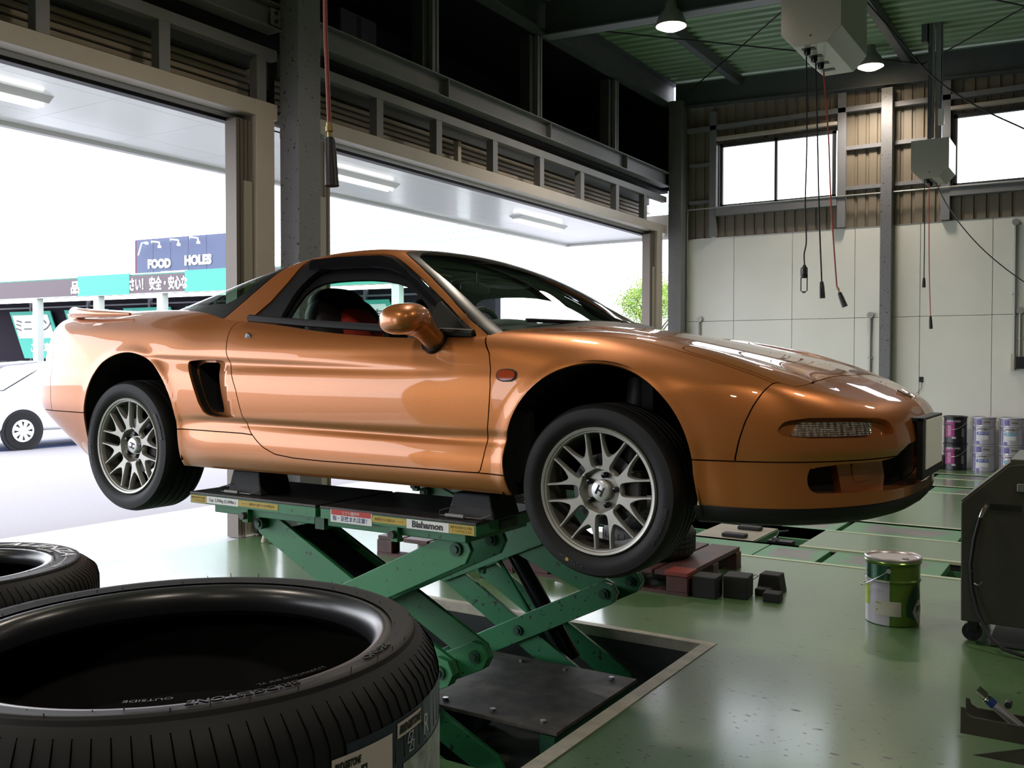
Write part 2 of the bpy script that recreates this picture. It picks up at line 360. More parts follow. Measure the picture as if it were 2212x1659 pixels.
# slatted roller shutters behind the lattice, dark headroom and loft above
def shutter(y0, y1, lab):
    t = thing('roller_shutter', None, None, (-6.3, (y0+y1)/2, 3.5)); t.parent = wl; t.matrix_parent_inverse = Matrix.Translation(-Vector(wl.location))
    for k in range(6):
        z = 3.60+k*.058; v = []
        prof = [(-6.30, 0), (-6.285, .006), (-6.280, .024), (-6.285, .042), (-6.30, .048)]
        for y in (y0, y1): v += [(x, y, z+dz) for x, dz in prof]
        b = MB(); n = len(prof); b.add(v, [(i, i+1, n+i+1, n+i) for i in range(n-1)]); b.build('slat', SLATM, t, smooth=True)
    b = MB(); b.box((-6.36, y0, 3.95), (-6.25, y1, 4.2)); b.box((-6.35, y0, 3.5), (-6.31, y1, 3.95)); b.build('shutter_box', GREYD, t)  # box coloured dark for the shade above the slats
shutter(-2.2, 5.7, 'tan slatted roller shutter rolled up over the nearer doorway'); shutter(6.0, 13.98, 'tan slatted roller shutter rolled up over the doorway behind the orange car')
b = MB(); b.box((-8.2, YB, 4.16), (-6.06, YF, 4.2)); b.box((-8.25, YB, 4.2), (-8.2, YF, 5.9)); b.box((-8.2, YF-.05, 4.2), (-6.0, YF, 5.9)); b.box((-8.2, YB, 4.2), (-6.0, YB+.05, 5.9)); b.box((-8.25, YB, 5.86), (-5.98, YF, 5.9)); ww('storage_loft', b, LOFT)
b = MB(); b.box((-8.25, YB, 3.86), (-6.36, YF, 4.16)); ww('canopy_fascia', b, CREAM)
BOXM = mat('grey_storage_carton', (.065, .072, .09), .8, var=.15, vscale=3); BOXD = mat('dark_storage_carton', (.018, .022, .034), .8)
for i, (y0, y1, z0, z1, x, m, lab) in enumerate(((7.45, 8.05, 4.43, 5.02, -6.85, BOXM, 'pale grey carton in the loft behind the upper posts'), (7.46, 8.04, 5.03, 5.38, -6.84, BOXM, 'pale grey carton stacked on the paler loft carton'), (8.5, 9.2, 4.43, 4.92, -6.8, BOXD, 'dark carton in the loft right of the pale cartons'), (8.6, 9.15, 4.93, 5.22, -6.8, BOXD, 'rounded dark carton lying on top in the loft'), (9.4, 10.0, 4.43, 4.85, -6.75, BOXD, 'dark carton in the loft beside the second upper post'), (11.0, 11.6, 4.43, 4.75, -6.8, BOXD, 'small dark carton at the far end of the loft'))):
    b = MB(); b.box((x-.5, y0, z0-.225), (x, y1, z1-.225)); o = b.build('carton', m, bevel=.015); tag(o, lab, 'box', 'cartons stored in the loft')
    if i in (0, 1, 2): B((x, (y0+y1)/2-.03, z0-.2), (x+.003, (y0+y1)/2+.03, z1-.25)).build('carton_tape', BOXD, o)
# far wall
wf = thing('wall_far', None, None, (0, YF, 0)); wf['kind'] = 'structure'
fw = lambda n, b, m, **k: b.build(n, m, wf, **k)
seams = [-5.72, -4.949, -4.045, -3.14, -2.258, -1.35, -.44, .46, 1.36, 2.27, 3.17, 4.08, 4.98, 5.89, 6.8, 7.7]
for a, c in zip(seams[:-1], seams[1:]):
    fw('wall_panel', B((a+.003, YF-.03, 0), (c-.003, YF, 2.083)), PANEL, bevel=.002, seg=1); fw('wall_panel', B((a+.003, YF-.03, 2.089), (c-.003, YF, 3.385)), PANEL, bevel=.002, seg=1)
fw('panel_cap', B((-5.72, YF-.035, 3.385), (XR, YF, 3.392)), STEEL)
b = MB(); b.box((-6, YF, 0), (XR, YF+.02, 3.38)); fw('panel_backing', b, BLACKP)
def ribbed(x0, x1, z0, z1):
    v = []; f = []; p = .155; x = x0; pts = []
    while x < x1: pts += [(x, 0), (x+.085, 0), (x+.098, .022), (x+.125, .022), (x+.138, 0)]; x += p
    pts = [(min(a, x1), d) for a, d in pts]
    for a, d in pts: v += [(a, YF+.0-d*-1, z0), (a, YF+d, z1)]
    return MB().add(v, [(2*i, 2*i+2, 2*i+3, 2*i+1) for i in range(len(pts)-1)])
for x0, x1, z0, z1 in ((-6.0, -5.20, 3.38, 5.6), (-5.20, -3.41, 3.38, 3.86), (-5.20, -3.41, 4.83, 5.6), (-3.41, -1.84, 3.38, 5.6), (-1.84, -.08, 3.38, 3.86), (-1.84, -.08, 4.83, 5.6), (-.08, XR, 3.38, 5.9)):
    fw('metal_siding', ribbed(x0, x1, z0, z1), SIDING)
for x0, x1 in ((-5.33, -5.22), (-3.385, -3.27), (-1.995, -1.88), (-.06, .05)): fw('wall_post', B((x0, YF-.10, 3.40), (x1, YF-.0, 5.35)), GREYP, bevel=.004)
fw('wall_column', B((-2.765, YF-.20, 0), (-2.615, YF-.031, 5.30)), GREY, bevel=.004); fw('wall_column', B((1.5, YF-.20, 0), (1.65, YF-.031, 5.2)), GREY, bevel=.004)
for x0, x1, z in ((-3.27, -2.77, 4.537), (-3.27, -2.77, 3.956), (-2.61, -2.0, 4.537), (-2.61, -2.0, 3.956), (-5.68, -5.33, 4.537), (-5.68, -5.33, 3.956)): fw('girt', B((x0, YF-.06, z-.02), (x1, YF, z+.035)), GREYP)
for x0, x1 in ((-5.22, -3.39), (-1.88, -.06)):
    fw('sill_beam', B((x0, YF-.11, 3.72), (x1, YF, 3.86)), GREYP, bevel=.004); fw('blind_box', B((x0+.0, YF-.12, 4.89), (x1, YF-.02, 4.94)), CREAM, bevel=.004)
b = MB(); b.box((-5.7, YF-.10, 5.06), (-2.77, YF, 5.13)); fw('top_girt', b, GREYP); fw('top_girt', B((-2.61, YF-.10, 5.04), (XR, YF, 5.11)), GREYP)
FRAME = mat('dark_window_frame', (.05, .05, .052), .5, .3)
for n, (x0, xm, x1) in enumerate(((-5.18, -4.30, -3.42), (-1.85, -.97, -.09)), 1):
    w = thing('window_%d' % n, None, None, ((x0+x1)/2, YF, 3.87)); w['kind'] = 'structure'
    for a, c in ((x0, x0+.05), (xm-.02, xm+.02), (x1-.05, x1)): B((a, YF-.05, 3.87), (c, YF+.0, 4.83)).build('window_frame', FRAME, w)
    for a, c in ((3.86, 3.895), (4.785, 4.84)): B((x0, YF-.05, a), (x1, YF, c)).build('window_frame', FRAME, w)
    for a, c in ((x0+.05, xm-.02), (xm+.02, x1-.05)): B((a, YF-.03, 3.895), (c, YF-.026, 4.785)).build('pane', CLEAR, w)
# end beam and roof
def sloped(x0, x1, y0, y1, h0, h1, off=0):
    v = []
    for x in (x0, x1):
        z = roofz(x)+off; v += [(x, y0, z+h0), (x, y1, z+h0), (x, y1, z+h1), (x, y0, z+h1)]
    return MB().add(v, [(0, 1, 2, 3), (4, 7, 6, 5), (0, 4, 5, 1), (1, 5, 6, 2), (2, 6, 7, 3), (3, 7, 4, 0)])
fw('gable_beam', sloped(-5.88, XR, YF-.14, YF-.125, -.39, -.02), GREYD); fw('gable_flange', sloped(-5.88, XR, YF-.20, YF-.05, -.402, -.388), GREYD)
rf = thing('ceiling', None, None, (0, 4, 5.8)); rf['kind'] = 'structure'
def deck(y0, y1):
    v = []; f = []; pts = []; y = y0
    while y < y1: pts += [(y, .0), (y+.055, 0), (y+.085, .05), (y+.135, .05), (y+.165, 0)]; y += .2
    pts = [(min(a, y1), d) for a, d in pts]
    for a, d in pts: v += [(-6.0, a, roofz(-6.0)+d), (XR, a, roofz(XR)+d)]
    return MB().add(v, [(2*i, 2*i+1, 2*i+3, 2*i+2) for i in range(len(pts)-1)])
deck(YB, YF).build('roof_deck', DECK, rf)
B((-6.1, YB-.1, 6.0), (XR+.1, YF+.1, 6.05)).build('roof_top', GREYD, rf)
for y in (10.1, 4.3, -1.5, -7.0):
    o = sloped(-5.9, XR, y-.008, y+.008, -.44, -.01).build('girder_web', GREYD, rf)
    sloped(-5.9, XR, y-.10, y+.10, -.455, -.44).build('girder_flange', GREYP, rf)
for x in (-4.83, -2.42, 0, 2.4, 4.8):
    for y0, y1 in ((10.2, 14.1), (4.4, 10.0), (-1.4, 4.2), (-6.9, -1.6)):
        z = roofz(x); B((x-.05, y0, z-.16), (x+.05, y1, z-.01)).build('purlin', GREYD, rf)
def rod(a, c): MB().tube([(a[0], a[1], roofz(a[0])-.2), (c[0], c[1], roofz(c[0])-.2)], .010, 6).build('brace_rod', BLACKP, rf)
rod((-2.6, 10.3), (-5.6, 14.0)); rod((-5.8, 10.6), (-2.2, 14.0)); rod((-2.3, 10.3), (.5, 14.0)); rod((.6, 10.3), (-2.2, 14.0))
# walls outside the frame
st('wall_right', MB().box((XR, YB, 0), (XR+.1, YF, 5.4)), mat('brown_siding', (.12, .10, .08), .6))
b = MB(); b.box((-6, YB-.1, 0), (-5, YB, 6)); b.box((-5, YB-.1, 0), (XR, YB, 6)); st('wall_near', b, mat('brown_siding', (.12, .10, .08), .6))
b = MB(); b.box((-6.06, YB, 0), (-5.97, -8.3, 4.2)); b.box((-6.0, 14.2, 0), (-5.7, YF, 5.5)); st('wall_return', b, GREYD)
# ---------------------------------------------------------------- floor with its pits
def floor_mat():
    m = mat('green_epoxy_floor', (.072, .150, .056), .34, 0, var=.2, vscale=.8, col2=(.092, .178, .072), rvar=.12); nt = m.node_tree; b = nt.nodes['Principled BSDF']
    b.inputs['Specular IOR Level'].default_value = .5; b.inputs['Coat Weight'].default_value = .75; b.inputs['Coat Roughness'].default_value = .15
    src = b.inputs['Base Color'].links[0].from_socket; tc = nt.nodes.new('ShaderNodeTexCoord')
    N = nt.nodes.new; Lk = nt.links.new
    def M_(op, a, c, v=None):
        n = N('ShaderNodeMath'); n.operation = op
        for k, q in enumerate((a, c, v)):
            if q is None: continue
            if isinstance(q, (int, float)): n.inputs[k].default_value = q
            else: Lk(q, n.inputs[k])
        return n.outputs[0]
    ds = N('ShaderNodeTexNoise'); ds.inputs['Scale'].default_value = 30; ds.inputs['Detail'].default_value = 3; Lk(tc.outputs['Object'], ds.inputs['Vector'])
    ms = None
    for sc, rad, dens, rz in ((9.0, .18, .60, .35), (21.0, .26, .63, -.3), (40.0, .30, .66, .5)):
        mp = N('ShaderNodeMapping'); mp.inputs['Scale'].default_value = (1, 2.2, 1); mp.inputs['Rotation'].default_value = (0, 0, rz+.5); Lk(tc.outputs['Object'], mp.inputs[0])
        mixv = N('ShaderNodeMix'); mixv.data_type = 'VECTOR'; mixv.inputs['Factor'].default_value = .02 if sc < 20 else .012; Lk(mp.outputs[0], mixv.inputs[4]); Lk(ds.outputs['Color'], mixv.inputs[5])
        vo = N('ShaderNodeTexVoronoi'); vo.inputs['Scale'].default_value = sc; Lk(mixv.outputs[1], vo.inputs['Vector']); sc_ = N('ShaderNodeSeparateColor'); Lk(vo.outputs['Color'], sc_.inputs[0])
        n2 = N('ShaderNodeTexNoise'); n2.inputs['Scale'].default_value = .7; n2.inputs['Detail'].default_value = 2; Lk(tc.outputs['Object'], n2.inputs['Vector'])
        on = M_('GREATER_THAN', M_('MULTIPLY_ADD', n2.outputs['Fac'], .9, M_('MULTIPLY', sc_.outputs[0], .55)), dens+.06)
        sp_ = M_('LESS_THAN', vo.outputs['Distance'], M_('MULTIPLY', M_('POWER', sc_.outputs[1], 2.0), rad)); q = M_('MULTIPLY', on, sp_); ms = q if ms is None else M_('MAXIMUM', ms, q)
    mx = N('ShaderNodeMix'); mx.data_type = 'RGBA'; mx.inputs[7].default_value = (.022, .021, .018, 1)
    Lk(ms, mx.inputs['Factor']); Lk(src, mx.inputs[6]); Lk(mx.outputs[2], b.inputs['Base Color'])
    Lk(M_('SUBTRACT', .75, M_('MULTIPLY', ms, .65)), b.inputs['Coat Weight'])
    n3 = nt.nodes.new('ShaderNodeTexNoise'); n3.inputs['Scale'].default_value = 2.2; bp = nt.nodes.new('ShaderNodeBump'); bp.inputs['Strength'].default_value = .10; bp.inputs['Distance'].default_value = .02
    nt.links.new(tc.outputs['Object'], n3.inputs['Vector']); nt.links.new(n3.outputs['Fac'], bp.inputs['Height']); nt.links.new(bp.outputs[0], b.inputs['Normal'])
    return m
FLOOR = floor_mat()
EDGE = mat('cream_angle_edge', (.50, .46, .34), .5, var=.25, vscale=14, col2=(.36, .33, .26))
PIT = mat('pit_concrete', (.035, .042, .036), .8, var=.4, vscale=4)
holes = [(-3.95, -1.74, 2.74, 4.57), (-5.7, 4.2, 6.88, 7.45), (-5.7, -2.04, 7.45, 8.28), (-5.7, 4.2, 8.28, 8.92), (-5.0, 2.0, 11.36, 11.95), (-5.0, 2.0, 12.76, 13.3)]
xs = sorted({-5.97, XR}|{h[0] for h in holes}|{h[1] for h in holes}); ys = sorted({YB, YF}|{h[2] for h in holes}|{h[3] for h in holes})
b = MB()
for i in range(len(xs)-1):
    for j in range(len(ys)-1):
        mx_, my_ = (xs[i]+xs[i+1])/2, (ys[j]+ys[j+1])/2
        if any(h[0] < mx_ < h[1] and h[2] < my_ < h[3] for h in holes): continue
        b.add([(xs[i], ys[j], 0), (xs[i+1], ys[j], 0), (xs[i+1], ys[j+1], 0), (xs[i], ys[j+1], 0)], [(0, 1, 2, 3)])
fl_o = b.build('floor', FLOOR); fl_o['kind'] = 'structure'
def pit(h, d):
    x0, x1, y0, y1 = h; v = [(x0,y0,0),(x1,y0,0),(x1,y1,0),(x0,y1,0),(x0,y0,-d),(x1,y0,-d),(x1,y1,-d),(x0,y1,-d)]
    MB().add(v, [(4, 5, 6, 7), (0, 4, 5, 1), (1, 5, 6, 2), (2, 6, 7, 3), (3, 7, 4, 0)]).build('pit_lining', PIT, fl_o)
pit(holes[0], .45)
for h in holes[1:]: pit(h, .25)
def edge(a, c, w=.03, z=.003): B((min(a[0], c[0])-w*(a[0] == c[0]), min(a[1], c[1])-w*(a[1] == c[1]), -.03), (max(a[0], c[0])+w*(a[0] == c[0]), max(a[1], c[1])+w*(a[1] == c[1]), z)).build('pit_edge_strip', EDGE, fl_o)
h = holes[0]
B((h[1]-.004, h[2], -.05), (h[1]+.062, h[3]+.05, .004)).build('pit_edge_strip', EDGE, fl_o); B((h[0]-.05, h[3]-.004, -.05), (h[1]-.0045, h[3]+.05, .004)).build('pit_edge_strip', EDGE, fl_o)
B((h[0]-.06, h[2], -.05), (h[0]+.004, h[3]-.0045, .004)).build('pit_edge_strip', EDGE, fl_o)
EDGE2 = mat('pale_green_edge', (.46, .52, .36), .5)
def edge2(x0, x1, y, w=.022): B((x0, y-w, -.02), (x1, y+w, .003)).build('runway_edge_strip', EDGE2, fl_o)
edge2(-5.7, 4.2, 6.87, .025); edge2(-2.04, 4.2, 7.46, .02); edge2(-2.04, 4.2, 8.27, .02); edge2(-5.7, 4.2, 8.94, .02)
for y in (11.34, 11.97, 12.74, 13.32): edge2(-5.0, 2.0, y, .02)
# in-floor alignment runways: worn steel plates with slots between
RUN = mat('green_runway_steel', (.10, .26, .13), .35, var=.2, vscale=3)
def worn(name, s):
    m = mat(name, (.21, .20, .20), .32, .2, var=.3, vscale=2); nt = m.node_tree; b_ = nt.nodes['Principled BSDF']; src = b_.inputs['Base Color'].links[0].from_socket
    tc = nt.nodes.new('ShaderNodeTexCoord'); sp_ = nt.nodes.new('ShaderNodeSeparateXYZ'); nt.links.new(tc.outputs['Generated'], sp_.inputs[0])
    nz = nt.nodes.new('ShaderNodeTexNoise'); nz.inputs['Scale'].default_value = s; nz.inputs['Detail'].default_value = 5; nt.links.new(tc.outputs['Object'], nz.inputs['Vector'])
    def edge_(sock): a = nt.nodes.new('ShaderNodeMath'); a.operation = 'PINGPONG'; a.inputs[1].default_value = .5; nt.links.new(sock, a.inputs[0]); return a.outputs[0]
    mn = nt.nodes.new('ShaderNodeMath'); mn.operation = 'MINIMUM'; nt.links.new(edge_(sp_.outputs['X']), mn.inputs[0]); nt.links.new(edge_(sp_.outputs['Y']), mn.inputs[1])
    ad = nt.nodes.new('ShaderNodeMath'); ad.operation = 'MULTIPLY_ADD'; ad.inputs[1].default_value = .45; nt.links.new(nz.outputs['Fac'], ad.inputs[0]); nt.links.new(mn.outputs[0], ad.inputs[2])
    r = nt.nodes.new('ShaderNodeValToRGB'); r.color_ramp.elements[0].position = .37; r.color_ramp.elements[1].position = .42
    mx = nt.nodes.new('ShaderNodeMix'); mx.data_type = 'RGBA'; mx.inputs[6].default_value = (.10, .28, .14, 1); nt.links.new(ad.outputs[0], r.inputs[0]); nt.links.new(r.outputs[0], mx.inputs['Factor']); nt.links.new(src, mx.inputs[7]); nt.links.new(mx.outputs[2], b_.inputs['Base Color'])
    return m
WORN = worn('worn_runway_plate', 3.0)
def runway(y0, y1, splits, lab):
    t = thing('alignment_runway', lab, 'lift', (-.7, (y0+y1)/2, -.1))
    for x0, x1 in splits: B((x0, y0+.02, -.06), (x1, y1-.02, -.006)).build('runway_plate', WORN, t, bevel=.004)
    B((splits[0][0], y0+.02, -.16), (splits[-1][1], y0+.04, -.06)).build('runway_rail', RUN, t); B((splits[0][0], y1-.04, -.16), (splits[-1][1], y1-.02, -.06)).build('runway_rail', RUN, t)
runway(6.89, 7.44, [(-5.6, -2.26), (-2.25, -1.79), (-1.74, -.95), (-.68, 4.1)], 'worn green floor runway nearer the car, with a long steel plate')
runway(8.29, 8.91, [(-5.6, -2.45), (-2.43, -1.98), (-1.93, -1.02), (-.78, 4.1)], 'worn green floor runway farther from the car, beyond the pale panel')
runway(11.37, 11.94, [(-4.9, -2.2), (-2.15, -1.75), (-1.70, -.3), (-.2, 1.9)], 'dark floor runway across the bay, third from the car')
runway(12.77, 13.29, [(-4.9, -2.3), (-2.25, -1.9), (-1.85, -.3), (-.2, 1.9)], 'dark floor runway just in front of the stacked oil cans')
# turn plate and clamp in the open part of the pit
t = thing('turn_plate_carriage', 'tan topped sliding carriage with black pads in the green floor pit', 'carriage', (-3.0, 7.9, -.1))
B((-2.95, 7.50, -.16), (-2.42, 8.20, -.02)).build('carriage_body', RUN, t); B((-2.94, 7.51, -.02), (-2.43, 8.19, -.012)).build('carriage_top', mat('tan_worn_plate', (.30, .26, .20), .5, var=.2), t)
for x, y in ((-2.62, 7.62), (-2.62, 8.02)): MB().box((x-.10, y-.05, -.012), (x+.10, y+.05, .02)).build('carriage_pad', RUBMAT, t, bevel=.01)
t = thing('floor_clamp', 'small black clamp tool in the floor pit right of the tan carriage', 'tool', (-2.25, 7.7, -.1))
b = MB(); b.box((-2.36, 7.66, -.12), (-2.16, 7.76, -.02)); b.tube([(-2.3, 7.7, -.02), (-2.27, 7.7, .05), (-2.2, 7.72, .06)], .012, 8); b.build('clamp_body', BLACKP, t, bevel=.004); MB().cyl((-2.30, 7.65, -.01), (-2.30, 7.75, -.01), .02, 16).build('clamp_roller', STEEL, t)
for x0 in (-5.5,): B((x0, 7.6, -.15), (-3.0, 7.64, -.08)).build('pit_cross_rail', RUN, fl_o); B((x0, 8.05, -.15), (-2.1, 8.09, -.06)).build('pit_cross_rail', RUN, fl_o)
# ---------------------------------------------------------------- car
XF, YC = -1.473, 3.72
def clip(m, fn, keep_neg=True):
    P, N, T = m
    if len(T) == 0: return m
    d = fn(P)
    if not keep_neg: d = -d
    d = np.where(np.abs(d) < 1e-7, 1e-7, d)
    ins = (d < 0)[T]; c = ins.sum(1)
    out = [T[c == 3]]; nP, nN = [P], [N]; base = len(P)
    ekey = {}
    def cut(a, b):
        lo = np.minimum(a, b); hi = np.maximum(a, b); key = lo.astype(np.int64)*len(P)+hi
        return lo, hi, key
    t1 = T[c == 1]; k = ins[c == 1]; t2 = T[c == 2]; k2 = ins[c == 2]
    def rollto(t, kk, val):
        j = np.argmax(kk == val, axis=1); idx = (j[:, None]+np.arange(3))%3
        return np.take_along_axis(t, idx, 1)
    A = rollto(t1, k, True) if len(t1) else np.zeros((0, 3), int)
    Bt = rollto(t2, k2, False) if len(t2) else np.zeros((0, 3), int)
    ea = np.concatenate([A[:, 0], A[:, 0], Bt[:, 0], Bt[:, 0]]); eb = np.concatenate([A[:, 1], A[:, 2], Bt[:, 1], Bt[:, 2]])
    lo, hi, key = cut(ea, eb)
    if len(key):
        u, first, inv = np.unique(key, return_index=True, return_inverse=True); l, h = lo[first], hi[first]
        t = (d[l]/(d[l]-d[h]))[:, None]
        nP.append(P[l]+(P[h]-P[l])*t); n = N[l]+(N[h]-N[l])*t; nN.append(n/np.linalg.norm(n, axis=1)[:, None])
        inv = inv.ravel()+base; na, nb = len(A), len(Bt)
        e1, e2, f1, f2 = inv[:na], inv[na:2*na], inv[2*na:2*na+nb], inv[2*na+nb:]
        out += [np.stack([A[:, 0], e1, e2], 1), np.stack([f1, Bt[:, 1], Bt[:, 2]], 1), np.stack([f1, Bt[:, 2], f2], 1)]
    P2, N2, T2 = np.concatenate(nP), np.concatenate(nN), np.concatenate(out)
    used = np.unique(T2); mp = np.full(len(P2), -1); mp[used] = np.arange(len(used))
    return P2[used], N2[used], mp[T2]
def sdf(poly, q):
    poly = np.asarray(poly, float); n = len(poly); d = np.full(len(q), 1e9); ins = np.zeros(len(q), bool)
    for i in range(n):
        a, b = poly[i], poly[(i+1) % n]; e = b-a; w = q-a
        t = np.clip((w@e)/max(e@e, 1e-12), 0, 1); d = np.minimum(d, np.linalg.norm(w-t[:, None]*e, axis=1))
        c = ((a[1] > q[:, 1]) != (b[1] > q[:, 1])); ins ^= c & (q[:, 0] < (b[0]-a[0])*(q[:, 1]-a[1])/((b[1]-a[1]) if abs(b[1]-a[1]) > 1e-12 else 1e-12)+a[0])
    return np.where(ins, -d, d)
def smooth_poly(p, it=2):
    p = np.asarray(p, float)
    for _ in range(it):
        q = np.roll(p, -1, 0); p = np.stack([.75*p+.25*q, .25*p+.75*q], 1).reshape(-1, 2)
    return p
def offs(m, d): return (m[0]-m[1]*(d if np.ndim(d) == 0 else d[:, None]), m[1], m[2])
def mirror(m): return (m[0]*[1, -1, 1], m[1]*[1, -1, 1], m[2])
def emit_mesh(name, ms, material, parent, depth=.008, rim_mat=None):
    """ms: list of (P,N,T) in car frame -> one object with analytic normals and a turned-in edge"""
    V, NN, F, mi = [], [], [], []; n0 = 0
    for P, N, T in ms:
        if len(T) == 0: continue
        Pw = np.stack([P[:, 0]+XF, YC-P[:, 1], P[:, 2]], 1); Nw = N*[1, -1, 1]
        g = np.cross(Pw[T[:, 1]]-Pw[T[:, 0]], Pw[T[:, 2]]-Pw[T[:, 0]]); ok = np.linalg.norm(g, axis=1) > 1e-12; T = T[ok]; g = g[ok]
        fl = (g*Nw[T].mean(1)).sum(1) < 0; T = T.copy(); T[fl] = T[fl][:, ::-1]
        V.append(Pw); NN.append(Nw); F += (T+n0).tolist(); n0 += len(Pw)
        if depth:
            E = np.concatenate([T[:, [0, 1]], T[:, [1, 2]], T[:, [2, 0]]]); key = np.minimum(E[:, 0], E[:, 1]).astype(np.int64)*len(P)+np.maximum(E[:, 0], E[:, 1])
            u, idx, cnt = np.unique(key, return_index=True, return_counts=True); B = E[idx[cnt == 1]]
            B = B[(np.abs(P[B[:, 0], 1]) > 1e-4) | (np.abs(P[B[:, 1], 1]) > 1e-4)]
            if len(B):
                a, b = Pw[B[:, 0]], Pw[B[:, 1]]; na, nb = Nw[B[:, 0]], Nw[B[:, 1]]
                e = b-a; nn = np.cross(e, na+nb); nn /= np.maximum(np.linalg.norm(nn, axis=1), 1e-9)[:, None]
                V += [a, b, b-nb*depth, a-na*depth]; NN += [nn]*4; k = len(B); r = np.arange(k)+n0
                F += np.stack([r+k, r, r+3*k, r+2*k], 1).tolist(); n0 += 4*k
    if not F: return None
    V = np.concatenate(V); NN = np.concatenate(NN)
    me = bpy.data.meshes.new(name); me.from_pydata(V.tolist(), [], F); me.polygons.foreach_set('use_smooth', [True]*len(F)); me.update()
    me.normals_split_custom_set_from_vertices(NN.tolist())
    return link_mesh(name, me, material, parent)
side = lambda P: P[:, [0, 2]]
top = lambda P: P[:, :2]
front = lambda P: P[:, 1:]
DOOR = [(-.50,1.56),(-.470,1.515),(-.433,1.472),(-.414,1.41),(-.409,1.35),(-.411,1.30),(-.417,1.243),(-.428,1.172),(-.438,1.092),(-.452,1.038),(-.55,1.036),(-.966,1.036),(-1.25,1.036),(-1.40,1.040),(-1.50,1.050),(-1.567,1.075),(-1.608,1.101),(-1.649,1.133),(-1.678,1.165),(-1.694,1.205),(-1.728,1.32),(-1.778,1.42),(-1.795,1.455),(-1.808,1.484),(-1.820,1.529),(-1.828,1.562),(-1.832,1.596),(-1.822,1.625),(-1.79,1.67),(-1.2,1.70)]
VENTO = smooth_poly([(-2.045,1.447),(-1.851,1.450),(-1.812,1.436),(-1.788,1.402),(-1.735,1.233),(-1.733,1.204),(-1.762,1.194),(-1.90,1.195),(-1.955,1.225),(-2.014,1.352),(-2.062,1.432)], 1)
VENTI = smooth_poly([(-2.030,1.436),(-1.885,1.438),(-1.872,1.40),(-1.858,1.32),(-1.838,1.24),(-1.86,1.214),(-1.902,1.216),(-1.945,1.245),(-2.00,1.366)], 1)
SIGO = smooth_poly([(.79,1.268),(.62,1.266),(.459,1.258),(.43,1.228),(.436,1.200),(.62,1.202),(.80,1.206),(.815,1.228)], 1)
SIGL = [(.772,1.256),(.535,1.250),(.548,1.208),(.792,1.211)]
HOLE = smooth_poly([(.745,1.121),(.757,1.08),(.750,1.040),(.72,1.028),(.3,1.018),(-.1,1.012),(-.1,1.178),(.30,1.172),(.37,1.150),(.41,1.121)], 1)
LID = smooth_poly([(.245,.715),(.27,.66),(.36,.565),(.50,.535),(.61,.515),(.648,.540),(.658,.62),(.628,.742),(.45,.75),(.3,.742)], 1)
def d_door(P): return np.where(P[:, 1] > .5, sdf(DOOR, side(P)), 1.)
def d_cab(P): return -fG(P)-.003
def arch(cx_, cz_, r, back, fwd):
    def f(P):
        x, z = P[:, 0]-cx_, P[:, 2]; s = np.where(x > 0, fwd, back)
        zz = np.maximum(z-cz_, 0); low = np.clip(cz_-z, 0, 1); xx = np.abs(x)-low*s
        return np.sqrt(np.maximum(xx, 0)**2+zz**2)-r
    return f
aF = arch(.003, 1.085, .352, -.12, .16); aR = arch(-2.475, 1.131, .352, .05, -.02)
def x_seam(P):
    xz = np.interp(P[:, 2], [1.133,1.201,1.255,1.304,1.347,1.375,1.45], [.486,.5,.516,.536,.559,.578,.60]); xy = np.interp(P[:, 1], [0,.43,.52,.60,.70,.758], [.668,.650,.650,.657,.625,.578])
    return np.where(P[:, 1] > .757, xz, xy)
def y_seam(P): return np.interp(P[:, 0], [-.5,-.2,.1,.2,.32,.47,.6], [.752,.742,.728,.738,.756,.764,.760])
def z_rock(P): return np.interp(P[:, 0], [-2.2,-2.074,-1.7,-1.0,-.446,-.33], [1.131,1.134,1.130,1.080,1.037,1.036])
G_ = .0024
PH = np.concatenate([np.linspace(-90, -30, 16)[:-1], np.linspace(-30, -9, 28)[:-1], np.linspace(-9, -3, 24)[:-1], np.linspace(-3, 8.5, 18)[:-1], np.linspace(8.5, 16, 38)[:-1], np.linspace(16, 42, 40), np.linspace(42, 90, 40)[1:]])
BM = fan_mesh(fB, -3.0, .42, .018, 1.24, PH, 1.4)
BM = clip(BM, d_cab)
BU = clip(BM, lambda P: .962-P[:, 2])                     # everything above the underside
def C(m, *fs):
    for f in fs: m = clip(m, f)
    return m
neg = lambda f: (lambda P: -f(P))
gap = lambda f: (lambda P: f(P)+G_)
ngap = lambda f: (lambda P: -f(P)+G_)
poly = lambda pl, get: (lambda P: sdf(pl, get(P)))
upper = lambda P: 1.25-P[:, 2]
car = thing('sports_car', 'orange mid-engined coupe raised on the green lift', 'car', (XF-1.26, YC, .78))
door_m = C(BU, gap(d_door))
fender_m = C(BU, lambda P: -.56-P[:, 0], ngap(d_door), lambda P: P[:, 0]-x_seam(P)+G_, ngap(aF), lambda P: np.where(P[:, 2] > 1.3, y_seam(P)-P[:, 1], -1.)+G_,
             lambda P: np.where(P[:, 0] < 0, z_rock(P), 1.130)-P[:, 2]+G_)
hood_m = C(BU, upper, lambda P: P[:, 1]-y_seam(P)+G_, lambda P: -.5-P[:, 0], lambda P: P[:, 0]-x_seam(P)+G_, ngap(poly(LID, top)))
lid_m = C(BU, upper, gap(poly(LID, top)))
bump_m = C(BU, lambda P: .2-P[:, 0], lambda P: x_seam(P)-P[:, 0]+G_, lambda P: 1.130-P[:, 2]+G_, neg(poly(LID, top)), neg(poly(SIGO, front)), neg(poly(HOLE, front)))
lowb_m = C(BU, lambda P: .2-P[:, 0], lambda P: P[:, 2]-1.130+G_, lambda P: .985-P[:, 2], ngap(aF), neg(poly(HOLE, front)))
